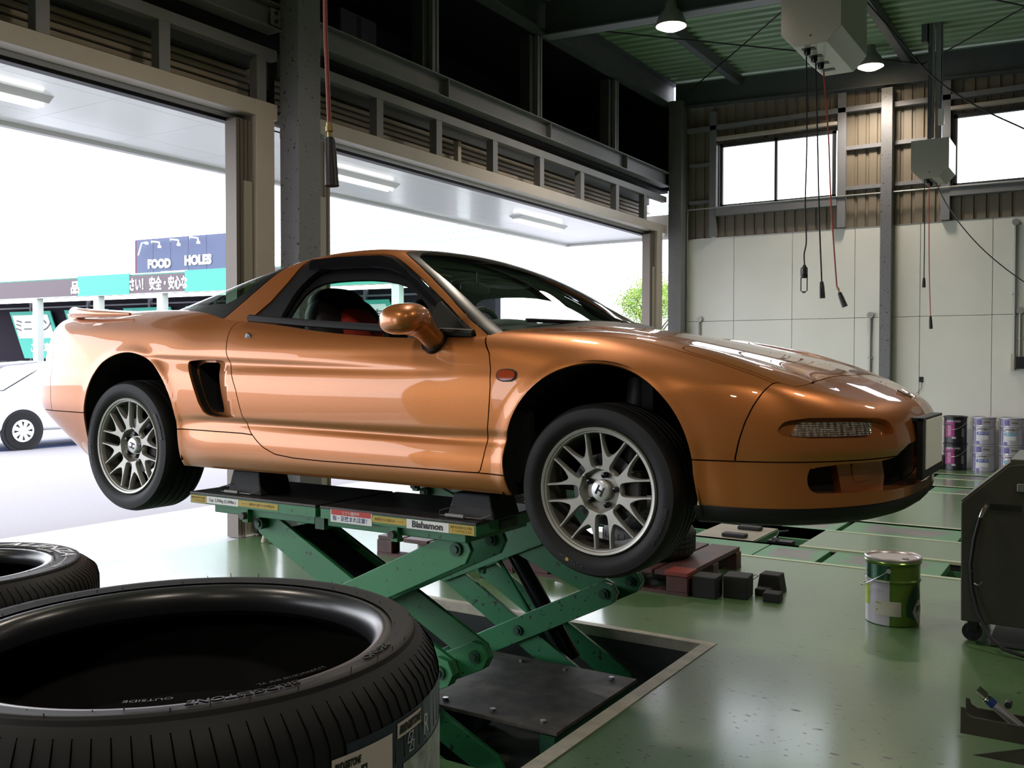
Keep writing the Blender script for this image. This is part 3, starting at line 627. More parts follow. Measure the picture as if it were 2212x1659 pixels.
rock_m = C(BU, lambda P: P[:, 0]-.1, lambda P: -2.4-P[:, 0], ngap(aF), ngap(aR), ngap(d_door), lambda P: P[:, 2]-z_rock(P)+G_)
REARX = -3.17
quart_m = C(BU, lambda P: P[:, 0]+.9, ngap(d_door), ngap(aR), lambda P: REARX-P[:, 0]+G_, lambda P: np.where(P[:, 0] > -2.4, z_rock(P), 1.187)-P[:, 2]+G_,
            neg(poly(VENTO, side)), lambda P: np.where(P[:, 2] > 1.5, .62-P[:, 1], -1.)+G_, lambda P: P[:, 0]+1.6)
deck_m = C(BU, upper, lambda P: P[:, 0]+1.7, lambda P: REARX-P[:, 0]+G_, lambda P: P[:, 1]-.62+G_)
TAIL = smooth_poly([(0,1.30),(0,1.43),(.78,1.43),(.84,1.40),(.84,1.33),(.78,1.30)], 1)
rb_m = C(BU, lambda P: P[:, 0]-REARX+G_, lambda P: 1.187-P[:, 2]+G_, lambda P: -np.where(P[:, 0] < -3.3, sdf([(-.2,1.30),(-.2,1.43),(.74,1.43),(.80,1.39),(.80,1.33),(.74,1.30)], front(P)), 1.)+G_)
tail_m = C(BU, lambda P: P[:, 0]+3.3, lambda P: sdf([(-.2,1.30),(-.2,1.43),(.74,1.43),(.80,1.39),(.80,1.33),(.74,1.30)], front(P))+G_)
lrb_m = C(BU, lambda P: P[:, 0]+2.6, lambda P: P[:, 2]-1.187+G_, ngap(aR))
both = lambda m: [m, mirror(m)]
for nm, m in (('door_panel', door_m), ('front_fender', fender_m), ('rocker_panel', rock_m), ('rear_quarter_panel', quart_m), ('headlamp_lid', lid_m)):
    emit_mesh(nm, [m], PAINT, car); emit_mesh(nm, [mirror(m)], PAINT, car)
for nm, m in (('bonnet', hood_m), ('front_bumper', bump_m), ('rear_deck', deck_m), ('rear_bumper', rb_m), ('lower_rear_bumper', lrb_m)):
    emit_mesh(nm, both(m), PAINT, car)
emit_mesh('lower_front_bumper', both(lowb_m), PAINT, car, depth=.07)
TAILM = mat('tail_lamp_red', (.35, .01, .01), .1, coat=1)
emit_mesh('tail_lamp', both(offs(tail_m, .004)), TAILM, car)
# inner shell behind the gaps, closed wheel wells
big = lambda pl, get, g: (lambda P: -sdf(pl, get(P))+g)
aF2 = arch(.003, 1.085, .360, -.12, .16); aR2 = arch(-2.475, 1.131, .360, .05, -.02)
ROCK2 = C(BM, neg(aF2), neg(aR2), big(SIGO, front, .004), big(HOLE, front, .01), big(VENTO, side, .004))
_n = ROCK2[1].copy(); _s = (ROCK2[0][:, 1] > .80) & (ROCK2[0][:, 2] > .99) & (ROCK2[0][:, 0] > -3.0) & (ROCK2[0][:, 0] < .5); _n[_s] = [0, 1, 0]; _q = ROCK2[0]-_n*np.where(_s, .034, .012)[:, None]
emit_mesh('inner_shell', both((_q, ROCK2[1], ROCK2[2])), DARK, car, depth=0)
def well(name, cx_, cz_, r, sgn, y0, y1):
    b = MB(); n = 28; pr = []
    for k in range(n+1):
        a = PI*k/n; pr.append((cx_+r*math.cos(a), cz_+r*math.sin(a)))
    pr = [(cx_+r+.02 if cx_ > -1 else cx_+r, .95 if cx_ > -1 else .99)]+pr+[(cx_-r-.01 if cx_ > -1 else cx_-r+.005, .95 if cx_ > -1 else 1.10)]
    v = []; f = []
    for x, z in pr: v += [(x+XF, YC-sgn*y0, z), (x+XF, YC-sgn*y1, z)]
    for k in range(len(pr)-1): f.append((2*k, 2*k+1, 2*k+3, 2*k+2))
    c = len(v); v.append((cx_+XF, YC-sgn*y0, .95)); f += [(2*k, 2*k+2, c) for k in range(len(pr)-1)]
    b.add(v, f); b.build(name, DARK, car, smooth=True)
for s_ in (1, -1): well('wheel_well', .003, 1.085, .362, s_, .40, .872); well('wheel_well', -2.475, 1.131, .362, s_, .40, .880)
# side intake: slanted ramp into a black duct
ramp = C(BU, poly(VENTO, side))
dep = .13*np.clip((-1.775-ramp[0][:, 0]-.12*(1.32-ramp[0][:, 2]))/.13, 0, 1)**1.3
def ramp_of(m):
    P, N, T = m; dd = .003+.045*np.clip((-1.775-P[:, 0]+(1.32-P[:, 2])*.28)/.12, 0, 1)**1.3; Q = P.copy(); Q[:, 1] -= dd
    f = lambda A: A
    n = N.copy(); n[:, 0] -= .5*(dd > .006)*(dd < .045); n /= np.linalg.norm(n, axis=1)[:, None]
    return Q, n, T
ro = ramp_of(C(ramp, neg(poly(VENTI, side))))
emit_mesh('intake_ramp', [ro], PAINT, car, depth=0); emit_mesh('intake_ramp', [mirror(ro)], PAINT, car, depth=0)
def ring_wall(name, pl, d0, d1, material, sgn):
    b = MB(); q = np.array(pl); P = np.stack([q[:, 0], np.full(len(q), 1.2), q[:, 1]], 1); H = shoot(lambda p: -fB(p), P, np.tile([0, -1., 0], (len(P), 1)), 1.0)
    n = len(H); v = [(x+XF, YC-sgn*(y-d0), z) for x, y, z in H]+[(x+XF, YC-sgn*(y-d1), z) for x, y, z in H]
    b.add(v, [(i, (i+1) % n, n+(i+1) % n, n+i) for i in range(n)]); return b
for s_ in (1, -1):
    ring_wall('w', VENTO, -.0005, .014, PAINT, s_).build('intake_surround', PAINT, car, smooth=True); ring_wall('w', VENTO, .014, .12, DARK, s_).build('intake_lining', DARK, car, smooth=True)
    b = ring_wall('w', VENTI, .035, .3, DARK, s_); n = len(VENTI); b.add([b.v[i] for i in range(n, 2*n)], [tuple(range(n))]); b.build('intake_duct', DARK, car, smooth=True)
# front signal lamps in their recess, lower grille opening
sr = offs(C(BU, poly(SIGO, front), lambda P: .3-P[:, 0]), .022); emit_mesh('lamp_recess', both(sr), PAINT, car, depth=0)
def ring_front(pl, d0, d1, sgn, fnz=None):
    q = np.array(pl); q = q[q[:, 0] > -.05]; b = MB(); P = np.stack([np.full(len(q), 1.3), np.maximum(q[:, 0], 0), q[:, 1]], 1)
    H = shoot(lambda p: -fB(p), P, np.tile([-1., 0, 0], (len(P), 1)), 1.2); N = grad(fB, H); A = H-N*d0; B_ = H-N*d1; n = len(H)
    b.add([(x+XF, YC-sgn*y, z) for x, y, z in A]+[(x+XF, YC-sgn*y, z) for x, y, z in B_], [(i, (i+1) % n, n+(i+1) % n, n+i) for i in range(n)]); return b
b = MB()
for s_ in (1, -1): r_ = ring_front(SIGO, -.0005, .024, s_); b.add(r_.v, r_.f)
b.build('lamp_surround', PAINT, car, smooth=True)
LENS = mat('clear_lamp_lens', (.55, .55, .56), .08, .55, 1.0)
nt = LENS.node_tree; _b = nt.nodes['Principled BSDF']; _t = nt.nodes.new('ShaderNodeTexCoord'); _v = nt.nodes.new('ShaderNodeTexVoronoi'); _v.feature = 'F1'; _v.inputs['Scale'].default_value = 95; _v.inputs['Randomness'].default_value = .15
_mp = nt.nodes.new('ShaderNodeMapping'); _mp.inputs['Scale'].default_value = (.6, .6, 1.6)
_u = nt.nodes.new('ShaderNodeBump'); _u.inputs['Strength'].default_value = .9; _u.inputs['Distance'].default_value = .02
nt.links.new(_t.outputs['Object'], _mp.inputs[0]); nt.links.new(_mp.outputs[0], _v.inputs['Vector']); nt.links.new(_v.outputs['Distance'], _u.inputs['Height']); nt.links.new(_u.outputs[0], _b.inputs['Normal'])
_r = nt.nodes.new('ShaderNodeValToRGB'); _r.color_ramp.elements[0].color = (.8, .8, .8, 1); _r.color_ramp.elements[1].color = (.06, .06, .065, 1); _r.color_ramp.elements[1].position = .7
nt.links.new(_v.outputs['Distance'], _r.inputs[0]); nt.links.new(_r.outputs[0], _b.inputs['Base Color'])
sl = offs(C(BU, poly(SIGL, front), lambda P: .3-P[:, 0]), .007); emit_mesh('signal_lamp', [sl], LENS, car, depth=.012); emit_mesh('signal_lamp', [mirror(sl)], LENS, car, depth=.012)
DUCT = [(.66,1.14),(.64,1.10),(.62,1.0),(.40,1.0),(.38,1.06),(.41,1.14)]
hp = C(BU, poly(HOLE, front), lambda P: .3-P[:, 0])
emit_mesh('brake_duct_panel', both(offs(C(hp, poly(DUCT, front)), .045)), PAINT, car, depth=.04)
emit_mesh('grille_void', both(offs(hp, .075)), DARK, car, depth=0)
fl = offs(C(hp, poly([(.585,1.112),(.575,1.055),(.50,1.055),(.50,1.112)], front)), .041); emit_mesh('tow_hook_cover', both(fl), PAINT, car, depth=.004)
# front splitter: swept black lip
an = np.radians(np.linspace(-90, 90, 91)); O = np.tile([.36, 0, 1.0], (91, 1)); O[:, 2] = 1.0
D = np.stack([np.cos(an), np.sin(an), 0*an], 1); L = shoot(fB, O, D, 1.5)
bt = MB(); prof = [(-.003, .985), (-.001, .975), (-.006, .955), (-.02, .935), (-.05, .925)]
v = []; f = []
for p, d in zip(L, D):
    for o_, z in prof: v.append((p[0]+d[0]*o_+XF, YC-(p[1]+d[1]*o_), z))
m_ = len(prof)
for k in range(90):
    for j in range(m_-1): a = k*m_+j; f.append((a, a+m_, a+m_+1, a+1))
f.append(tuple(k*m_+m_-1 for k in range(91))); bt.add(v, f).build('front_splitter', BLACKP, car, smooth=True)
# ---- greenhouse
PHG = np.concatenate([np.linspace(-2, 60, 90), np.linspace(60, 90, 14)[1:]])
GM = fan_mesh(fG, -2.95, -.42, .016, 1.52, PHG, 3)
GM = clip(GM, lambda P: fB(P)*-1-.004)
GM = clip(GM, lambda P: P[:, 0]+.245); GM = clip(GM, lambda P: -3.1-P[:, 0])
WINO = [(-.515,1.50),(-.533,1.545),(-.609,1.594),(-.732,1.680),(-.820,1.735),(-.911,1.790),(-1.007,1.843),(-1.065,1.872),(-1.117,1.893),(-1.165,1.904),(-1.30,1.912),(-1.432,1.916),(-1.60,1.912),(-1.625,1.905),(-1.652,1.794),(-1.685,1.707),(-1.755,1.628),(-1.79,1.5)]
WINI = smooth_poly([(-.765,1.45),(-.768,1.675),(-.86,1.750),(-.969,1.811),(-1.06,1.845),(-1.157,1.858),(-1.35,1.866),(-1.50,1.862),(-1.555,1.80),(-1.575,1.72),(-1.570,1.45)], 1)
WS = [(-.1,-.3),(-1.150,-.3),(-1.145,.1),(-1.125,.3),(-1.095,.46),(-1.079,.530),(-1.03,.565),(-.98,.590),(-.902,.628),(-.803,.674),(-.679,.727),(-.578,.764),(-.492,.789),(-.40,.83),(-.1,.9)]
WSG = [(-.1,-.3),(-1.110,-.3),(-1.105,.1),(-1.085,.3),(-1.055,.45),(-1.00,.54),(-.937,.578),(-.87,.610),(-.733,.658),(-.579,.707),(-.46,.742),(-.40,.77),(-.1,.84)]
RG = [(-1.72,-.3),(-1.715,.3),(-1.715,.50),(-1.745,.590),(-1.79,.642),(-1.86,.712),(-1.94,.778),(-2.02,.84),(-3.3,1.0),(-3.3,-.3)]
RGG = [(-1.76,-.3),(-1.76,.45),(-1.785,.575),(-1.865,.648),(-1.90,.683),(-1.94,.706),(-1.99,.718),(-2.16,.705),(-2.4,.66),(-2.62,.58),(-2.7,.45),(-2.7,-.3)]
roof_m = C(GM, ngap(poly(WINO, side)), ngap(poly(WS, top)), ngap(poly(RG, top)))
emit_mesh('roof_and_pillars', both(roof_m), PAINT, car, depth=.02)
ws_all = C(GM, gap(poly(WS, top)))
ws_g = C(ws_all, poly(WSG, top), lambda P: P[:, 0]+.33)
FRIT = mat('glass_frit', (.010, .010, .011), .32)
emit_mesh('windscreen_border', both(C(ws_all, neg(poly(WSG, top)))), FRIT, car, depth=.006)
emit_mesh('windscreen', both(ws_g), GLASSW, car, depth=0)
rg_all = C(GM, gap(poly(RG, top)))
emit_mesh('rear_glass_border', both(C(rg_all, neg(poly(RGG, top)))), FRIT, car, depth=.006)
emit_mesh('rear_glass', both(C(rg_all, poly(RGG, top))), GLASSR, car, depth=0)
frame_m = C(GM, gap(poly(WINO, side)), neg(poly(WINI, side)))
emit_mesh('window_frame', [offs(frame_m, .005)], BLACKP, car, depth=.02); emit_mesh('window_frame', [offs(mirror(frame_m), .004)], BLACKP, car, depth=.02)
lg = C(GM, poly(WINI, side)); emit_mesh('passenger_window', [mirror(offs(lg, .012))], CLEAR, car, depth=0)
# headliner: underside of roof, lightened to stand in for the windscreen's reflection
emit_mesh('headliner', both(offs(C(roof_m, lambda P: 1.60-P[:, 2]), .022)), mat('grey_headliner', (.14, .14, .135), .9), car, depth=0)
WINT = smooth_poly([(-.80,1.45),(-.80,1.66),(-.90,1.735),(-1.0,1.785),(-1.15,1.812),(-1.35,1.818),(-1.50,1.808),(-1.555,1.74),(-1.555,1.45)], 1)
trim_m = offs(C(GM, poly(WINO, side), neg(poly(WINT, side))), .035)
emit_mesh('window_trim', [trim_m], BLACKP, car, depth=.01); emit_mesh('window_trim', [mirror(trim_m)], BLACKP, car, depth=.01)
# rain visor over the open window
vis = C(GM, poly([(-.66,1.605),(-.72,1.648),(-.80,1.700),(-.91,1.768),(-1.0,1.822),(-1.10,1.874),(-1.18,1.894),(-1.432,1.902),(-1.60,1.898),(-1.56,1.850),(-1.35,1.848),(-1.18,1.843),(-1.08,1.826),(-1.0,1.802),(-.91,1.748),(-.80,1.68),(-.69,1.605)], side))
emit_mesh('rain_visor', [offs(vis, -.006)], BLACKG, car, depth=.004)
vis = mirror(vis); emit_mesh('rain_visor', [offs(vis, -.012)], BLACKG, car, depth=.004)
def cbox(b, x0, x1, y0, y1, z0, z1): return b.box((x0+XF, YC-y1, z0), (x1+XF, YC-y0, z1))
def ell(b, c, r, n=20, m=14, e=1.0, R=None):
    v = []; f = []
    for i in range(m+1):
        t = -PI/2+PI*i/m
        for k in range(n):
            a = 2*PI*k/n; pw = lambda q: math.copysign(abs(q)**e, q)
            p = Vector((pw(math.cos(t))*pw(math.cos(a))*r[0], pw(math.cos(t))*pw(math.sin(a))*r[1], pw(math.sin(t))*r[2]))
            if R: p = R @ p
            v.append((c[0]+p.x+XF, YC-(c[1]+p.y), c[2]+p.z))
    for i in range(m):
        for k in range(n): a = i*n+k; c2 = i*n+(k+1) % n; f.append((a, c2, c2+n, a+n))
    return b.add(v, f)
# belt strip, tub, dash, seats, wheel
b = MB()
for s_ in (1, -1):
    pts = [(x+XF, YC-s_*y, z) for x, y, z in ((-.54,.806,1.547),(-.8,.815,1.563),(-1.1,.815,1.583),(-1.4,.808,1.604),(-1.6,.798,1.621),(-1.76,.788,1.634))]
    b = MB(); b.tube(pts, .016, 8); b.build('belt_moulding', BLACKP, car, smooth=True)
b = MB(); cbox(b, -2.0, .1, -.74, .74, .98, 1.02); cbox(b, -2.02, -1.97, -.74, .74, 1.0, 1.62); cbox(b, -1.95, -.3, -.79, -.76, 1.0, 1.52); cbox(b, -1.95, -.3, .76, .79, 1.0, 1.52); cbox(b, .1, .14, -.7, .7, 1.0, 1.5); b.build('cabin_tub', DARK, car)
DASH = mat('dark_dash_vinyl', (.03, .035, .034), .7, bump=.1, bscale=200)
b = MB(); prof = [(-.26,1.53),(-.45,1.545),(-.60,1.555),(-.70,1.545),(-.74,1.50),(-.72,1.38),(-.5,1.32),(-.2,1.36)]
b.prism([(x+XF, YC-.72, z) for x, z in prof], (0, 1.44, 0)); b.build('dashboard', DASH, car, bevel=.02)
b = MB(); ell(b, (-.66, .36, 1.565), (.10, .20, .055), e=.7); b.build('instrument_hood', DASH, car, smooth=True)
b = MB(); Rw = Matrix.Rotation(math.radians(-66), 3, 'Y')
for k in range(1):
    pts = [Vector((.0+.18*math.cos(a), .18*math.sin(a), 0)) for a in np.linspace(0, 2*PI, 33)]
    pts = [Rw @ p for p in pts]; b.tube([(p.x-.86+XF, YC-(.37+p.y), p.z+1.50) for p in pts], .014, 8, caps=False)
ell(b, (-.83, .37, 1.50), (.03, .07, .06), e=.7); cbox(b, -.85, -.84, .20, .54, 1.49, 1.515); b.build('steering_wheel', DASH, car, smooth=True)
RED = mat('red_seat_fabric', (.36, .022, .014), .85, bump=.1, bscale=300); BLK = mat('black_seat_leather', (.012, .008, .010), .6)
for s_ in (1, -1):
    R1 = Matrix.Rotation(math.radians(22), 3, 'Y').inverted()
    b = MB(); ell(b, (-1.50, s_*.37, 1.43), (.085, .25, .34), e=.6, R=R1); bk = b.build('seat', BLK, car, smooth=True)
    b = MB(); ell(b, (-1.615, s_*.37, 1.685), (.075, .17, .10), e=.7, R=R1); b.build('head_rest', BLK, bk, smooth=True)
    b = MB(); ell(b, (-1.455, s_*.37, 1.47), (.075, .13, .23), e=.6, R=R1); b.build('seat_centre', RED, bk, smooth=True)
    b = MB(); ell(b, (-1.22, s_*.37, 1.17), (.27, .24, .09), e=.6); b.build('seat_cushion', BLK, bk, smooth=True)
b = MB(); b.cyl((-1.07+XF, YC, 1.80), (-1.07+XF, YC, 1.87), .008, 8); ell(b, (-1.085, 0, 1.79), (.012, .12, .032), e=.6); b.build('rear_view_mirror', BLACKP, car, smooth=True)
b = MB(); ell(b, (-1.15, -.35, 1.83), (.09, .17, .008), e=.5); ell(b, (-1.15, .35, 1.83), (.09, .17, .008), e=.5); b.build('sun_visor', DASH, car, smooth=True)
# door mirrors
def fM(p, s=1):
    def cap(a, b_, r0, r1):
        a = np.array(a); b_ = np.array(b_); w = p-a; e = b_-a; t = np.clip((w@e)/(e@e), 0, 1); return np.linalg.norm(w-t[:, None]*e, axis=1)-(r0+(r1-r0)*t)
    c = np.array([-.735, .975, 1.600]); R = np.array([.092, .108, .058]); q = (p-c); q = q+np.stack([-.25*q[:, 1], 0*q[:, 1], .10*q[:, 1]], 1)
    h = (np.sum(np.abs(q/R)**2.5, 1)**(1/2.5)-1)*.058
    st = cap((-.700, .80, 1.500), (-.70, .92, 1.575), .046, .036)
    k = .05; hh = np.clip(.5+.5*(st-h)/k, 0, 1)
    f = st*(1-hh)+h*hh-k*hh*(1-hh)
    return np.maximum(f, (-.815-p[:, 0])*.9)
MM = fan_mesh(lambda p: fM(p+[-.735, .93, 1.575]), -.001, .001, .002, 0, np.linspace(-180, 180, 91), 3)
MM = (MM[0]+[-.735, .93, 1.575], MM[1], MM[2]); MM = C(MM, lambda P: -fB(P)-.001)
for s_ in (1, -1):
    m = MM if s_ == 1 else mirror(MM)
    mo = emit_mesh('door_mirror', [C(m, lambda P: -.813-P[:, 0])], PAINT, car, depth=0)
    emit_mesh('mirror_glass', [C(m, lambda P: P[:, 0]+.812)], CHROME, mo, depth=0)
    b = MB(); b.tube([(-.700+XF, YC-s_*.828, 1.512), (-.70+XF, YC-s_*.842, 1.522)], .052, 24); b.build('mirror_gasket', BLACKP, mo, smooth=True)
    b = MB(); b.prism([(x+XF, YC-s_*y, z) for x, y, z in ((-.555,.806,1.552),(-.745,.826,1.568),(-.745,.758,1.668),(-.735,.750,1.676))], (0, .012*s_, 0)); b.build('quarter_sail', BLACKP, car)
# small fittings
b = MB(); b.lathe([(0, .002), (.010, .002), (.016, .0015), (.019, .0)], (-1.698+XF, YC-.853, 1.548), 'y', 24); 
for i, p in enumerate(b.v): b.v[i] = (p[0], 2*(YC-.853)-p[1], p[2])
b.build('key_lock', mat('lock_black', (.02, .02, .022), .2), car, smooth=True)
b = MB(); b.lathe([(0, .0035), (.006, .003)], (-1.698+XF, YC-.853, 1.548), 'y', 20)
for i, p in enumerate(b.v): b.v[i] = (p[0], 2*(YC-.853)-p[1], p[2])
b.build('key_barrel', mat('dull_key_metal', (.06, .06, .065), .4, .8), car, smooth=True)
mk = smooth_poly([(-.382,1.411),(-.306,1.411),(-.302,1.376),(-.378,1.374)], 1)
mm = offs(C(BU, poly(mk, side)), -.006); MK = mat('amber_side_marker', (.42, .06, .015), .15, coat=1)
emit_mesh('side_marker', [mm], MK, car, depth=.008); emit_mesh('side_marker', [mirror(mm)], MK, car, depth=.008)
mk2 = smooth_poly([(-.388,1.416),(-.300,1.416),(-.296,1.371),(-.384,1.369)], 1); mm = offs(C(BU, poly(mk2, side), neg(poly(mk, side))), -.002); emit_mesh('marker_surround', [mm], BLACKP, car, depth=.004)
# emblem on the nose, licence plate and bracket
b = MB(); b.tube([(.818+XF, YC-.055, 1.338), (.866+XF, YC-.040, 1.312)], .004, 8); b.tube([(.818+XF, YC+.055, 1.338), (.866+XF, YC+.040, 1.312)], .004, 8); b.tube([(.842+XF, YC-.047, 1.325), (.842+XF, YC+.047, 1.325)], .004, 8); b.build('bonnet_emblem', CHROME, car, smooth=True)
b = MB(); b.box((.915+XF, YC-.235, 1.035), (.936+XF, YC+.19, 1.248)); b.box((.84+XF, YC-.235, 1.236), (.938+XF, YC+.19, 1.250)); b.build('plate_bracket', BLACKP, car, bevel=.003)
b = MB(); b.box((.9365+XF, YC-.19, 1.068), (.941+XF, YC+.17, 1.240)); b.build('licence_plate', mat('blank_white_plate', (.95, .95, .95), .5), car, bevel=.0015)
# cowl, wipers
b = MB(); v = []; 
xs = [-.20, -.27, -.35, -.42]; ys = np.linspace(-.70, .70, 29); zz = [-.004, .012, .016, .004]
for x, dz in zip(xs, zz):
    for y in ys: xx = x-.28*(y/.7)**2*.8; v.append((xx+XF, YC-y, float(lut2(TX, TY, TV, np.array([xx]), np.array([abs(y)]))[0])+dz*(1-abs(y/.7)**3)))
f = [(i*29+k, i*29+k+1, (i+1)*29+k+1, (i+1)*29+k) for i in range(3) for k in range(28)]
b.add(v, f).build('cowl_panel', BLACKP, car, smooth=True)
for x0, y0, x1, y1 in ((-.315, -.05, -.455, .60), (-.42, -.58, -.315, .02)):
    pts = [(-.285-.36*(y0+(y1-y0)*t)**2-.02*t, y0+(y1-y0)*t) for t in np.linspace(0, 1, 8)]
    b = MB(); b.tube([(x+XF, YC-y, float(lut1(GX, GP, np.array([x]))[0]-lut1(GX, GC, np.array([x]))[0]*y*y)+.014) for x, y in pts], .008, 6); b.build('wiper', BLACKP, car)
# rear wing
WH = (-3.28, 1.715)
v = []; ys = np.linspace(-.74, .74, 41); f = []
sec = [(-.10, 0), (-.09, .014), (-.03, .020), (.05, .012), (.085, .0), (.05, -.006), (-.03, -.008)]
for y in ys:
    t = abs(y)/.74; dx = .16*t**3; dz = -.012*t**2-.028*max(t-.86, 0)/.14; sc = 1-.3*t**4
    for a, c in sec: v.append((WH[0]+dx+a*sc+XF, YC-y, WH[1]+dz+c))
m_ = len(sec)
for k in range(40):
    for j in range(m_): f.append((k*m_+j, k*m_+(j+1) % m_, (k+1)*m_+(j+1) % m_, (k+1)*m_+j))
f += [tuple(range(m_)), tuple(range(40*m_, 41*m_))[::-1]]
b = MB(); b.add(v, f)
b.build('rear_wing', PAINT, car, smooth=True)
for s_ in (1, -1):
    b = MB(); b.tube([(-3.16+XF, YC-s_*.72, 1.70), (-3.05+XF, YC-s_*.765, 1.692), (-2.85+XF, YC-s_*.785, 1.682), (-2.6+XF, YC-s_*.79, 1.674)], [.03, .026, .018, .008], 12); b.build('wing_mount', PAINT, car, smooth=True)
# ---------------------------------------------------------------- wheels
RIM = mat('silver_rim', (.47, .46, .43), .42, .55, var=.10, vscale=30); RIMD = mat('rim_barrel', (.16, .15, .14), .45, .6)
def yspoke(R0, Rb, Rt, w0, w1, half):
    """outline of one Y spoke in the wheel plane, around angle 0"""
    tip = math.radians(15.5); L = []
    def P(r, a): return (r*math.cos(a), r*math.sin(a))
    outer = [(R0, .385), (.0815, .30), (.0845, .215), (.090, .172), (.10, .168), (.115, .186), (.13, .203), (.145, .219), (.16, .234), (.175, .248), (.19, .259), (Rt, .267)]
    inner = [(Rt, .222), (.187, .212), (.172, .197), (.158, .172), (.146, .138), (.136, .092), (.128, .042), (.1255, 0)]
    up = [P(r, a) for r, a in outer]+[P(r, a) for r, a in inner]
    return up+[(x, -y) for x, y in up[-2::-1]]
def wheel(cx_, cz_, rl, ro, wd, yc, sgn, s, front_=True):
    """rl rim lip radius, ro tyre radius, wd width, yc outer plane offset from car centre; s = scale of spokes"""
    X, Y, Z = cx_+XF, YC-sgn*yc, cz_; k = sgn
    def place(b):
        b.v = [(X+p[0], Y+k*p[1], Z+p[2]) for p in b.v]; return b
    b = MB()
    # local: x, y inward positive, z ; spokes face at y=.012
    b.lathe([(rl-.021, .045), (rl-.0215, .017), (rl-.018, .010), (rl-.0145, .0095), (rl-.012, .003), (rl-.004, .0), (rl, .006), (rl, .012), (rl-.006, .014)], axis='y', n=96)
    th0 = math.radians(28.3 if front_ else 13)
    for i in range(8):
        a = th0+i*PI/4; o = yspoke(.078, .13, .2, 0, 0, 0); ca, sa = math.cos(a), math.sin(a)
        o = [((x*ca-y*sa)*s, (x*sa+y*ca)*s) for x, y in o]
        n = len(o); v = []
        q2 = np.array(o); tg = np.roll(q2, -1, 0)-np.roll(q2, 1, 0); nr = np.stack([tg[:, 1], -tg[:, 0]], 1); nr /= np.linalg.norm(nr, axis=1)[:, None]+1e-9
        ar = .5*np.sum(q2[:, 0]*np.roll(q2[:, 1], -1)-np.roll(q2[:, 0], -1)*q2[:, 1]); nr *= (1 if ar > 0 else -1)
        for dy, ins in ((.024, 0), (.0175, .0), (.0135, .0022)):
            for x, z in (q2-nr*ins).tolist():
                r = math.hypot(x, z); dish = .018*max(0, 1-r/(.2*s))
                # small inset on the front edge to catch light
                if ins:
                    pass
                v.append((x, dy+dish+(.016 if dy > .02 else 0), z))
        f = [tuple(range(2*n, 3*n))]
        for q in (0, 1):
            f += [(q*n+j, q*n+(j+1) % n, (q+1)*n+(j+1) % n, (q+1)*n+j) for j in range(n)]
        b.add(v, f)
    hub = [(.086*s, .052), (.086*s, .0335), (.0825*s, .0285), (.077*s, .027), (.0745*s, .030), (.072*s, .050), (.067*s, .058), (.038*s, .056), (.037*s, .038), (0, .038)]
    b.lathe(hub, axis='y', n=64)
    place(b); w = b.build('wheel', RIM, car, smooth=True)
    b = MB(); b.lathe([(rl-.022, .03), (rl-.028, .06), (rl-.034, .12), (rl-.012, .17), (rl-.002, wd-.01)], axis='y', n=72); place(b).build('rim_barrel', RIMD, w, smooth=True)
    b = MB(); b.lathe([(0, .030), (.030*s, .030), (.034*s, .033), (.035*s, .040)], axis='y', n=40); place(b).build('centre_cap', mat('cap_silver', (.72, .72, .74), .35, .6), w, smooth=True)
    for q in range(5):
        a = q*2*PI/5+.1; b = MB(); b.lathe([(0, .030), (.008, .031), (.0105, .036), (.0105, .062)], (.054*s*math.cos(a), 0, .054*s*math.sin(a)), 'y', 12); place(b).build('wheel_nut', BLACKG, w, smooth=True)
    ml = (ro-rl)
    prof = [(rl-.012, .022), (rl+.002, .010), (rl+ml*.18, -.004), (rl+ml*.48, -.012), (rl+ml*.74, -.006), (rl+ml*.80, -.006), (rl+ml*.90, .004), (ro-.004, .016), (ro, .030)]
    tw = [(ro, .030)]
    for g in (.26, .45, .62, .80):
        c_ = g*wd; tw += [(ro, c_-.006), (ro-.007, c_-.004), (ro-.007, c_+.004), (ro, c_+.006)]
    tw += [(ro, wd-.03), (ro-.004, wd-.016)]
    b = MB(); b.lathe(prof+tw[1:]+[(ro-ml*.3, wd+.005), (rl+ml*.4, wd+.01), (rl, wd-.01)], axis='y', n=96); place(b); ty = b.build('tyre', RUBBER, w, smooth=True)
    b = MB(); b.lathe([(0, .075), (.125*s, .075), (.125*s, .098), (0, .098)], axis='y', n=48); place(b).build('brake_disc', mat('disc_iron', (.10, .10, .11), .4, .8), w, smooth=True)
    b = MB(); b.box((.06, .06, -.07), (.14, .12, .07)); place(b).build('brake_caliper', DIRTY, w, bevel=.01)
    # H mark on the cap
    b = MB(); an_ = math.radians(-25 if front_ else 75); hx, hy = math.cos(an_), math.sin(an_)
    for pl in ([(-.013,.017),(-.008,.017),(-.006,-.017),(-.014,-.017)], [(.013,.017),(.008,.017),(.006,-.017),(.014,-.017)], [(-.009,.003),(.009,.003),(.009,-.003),(-.009,-.003)]):
        b.prism([((x*hx-y*hy)*s, .0285, (x*hy+y*hx)*s) for x, y in pl], (0, .002, 0))
    place(b).build('cap_letter', BLACKP, w)
    if front_ and sgn == 1:
        b = MB(); b.lathe([(0, -.0135), (.0065, -.0135), (.0065, -.008)], (-.105, .001, -.240), 'y', 16); place(b).build('yellow_dot', mat('tyre_yellow_dot', (.5, .34, .06), .6), w)
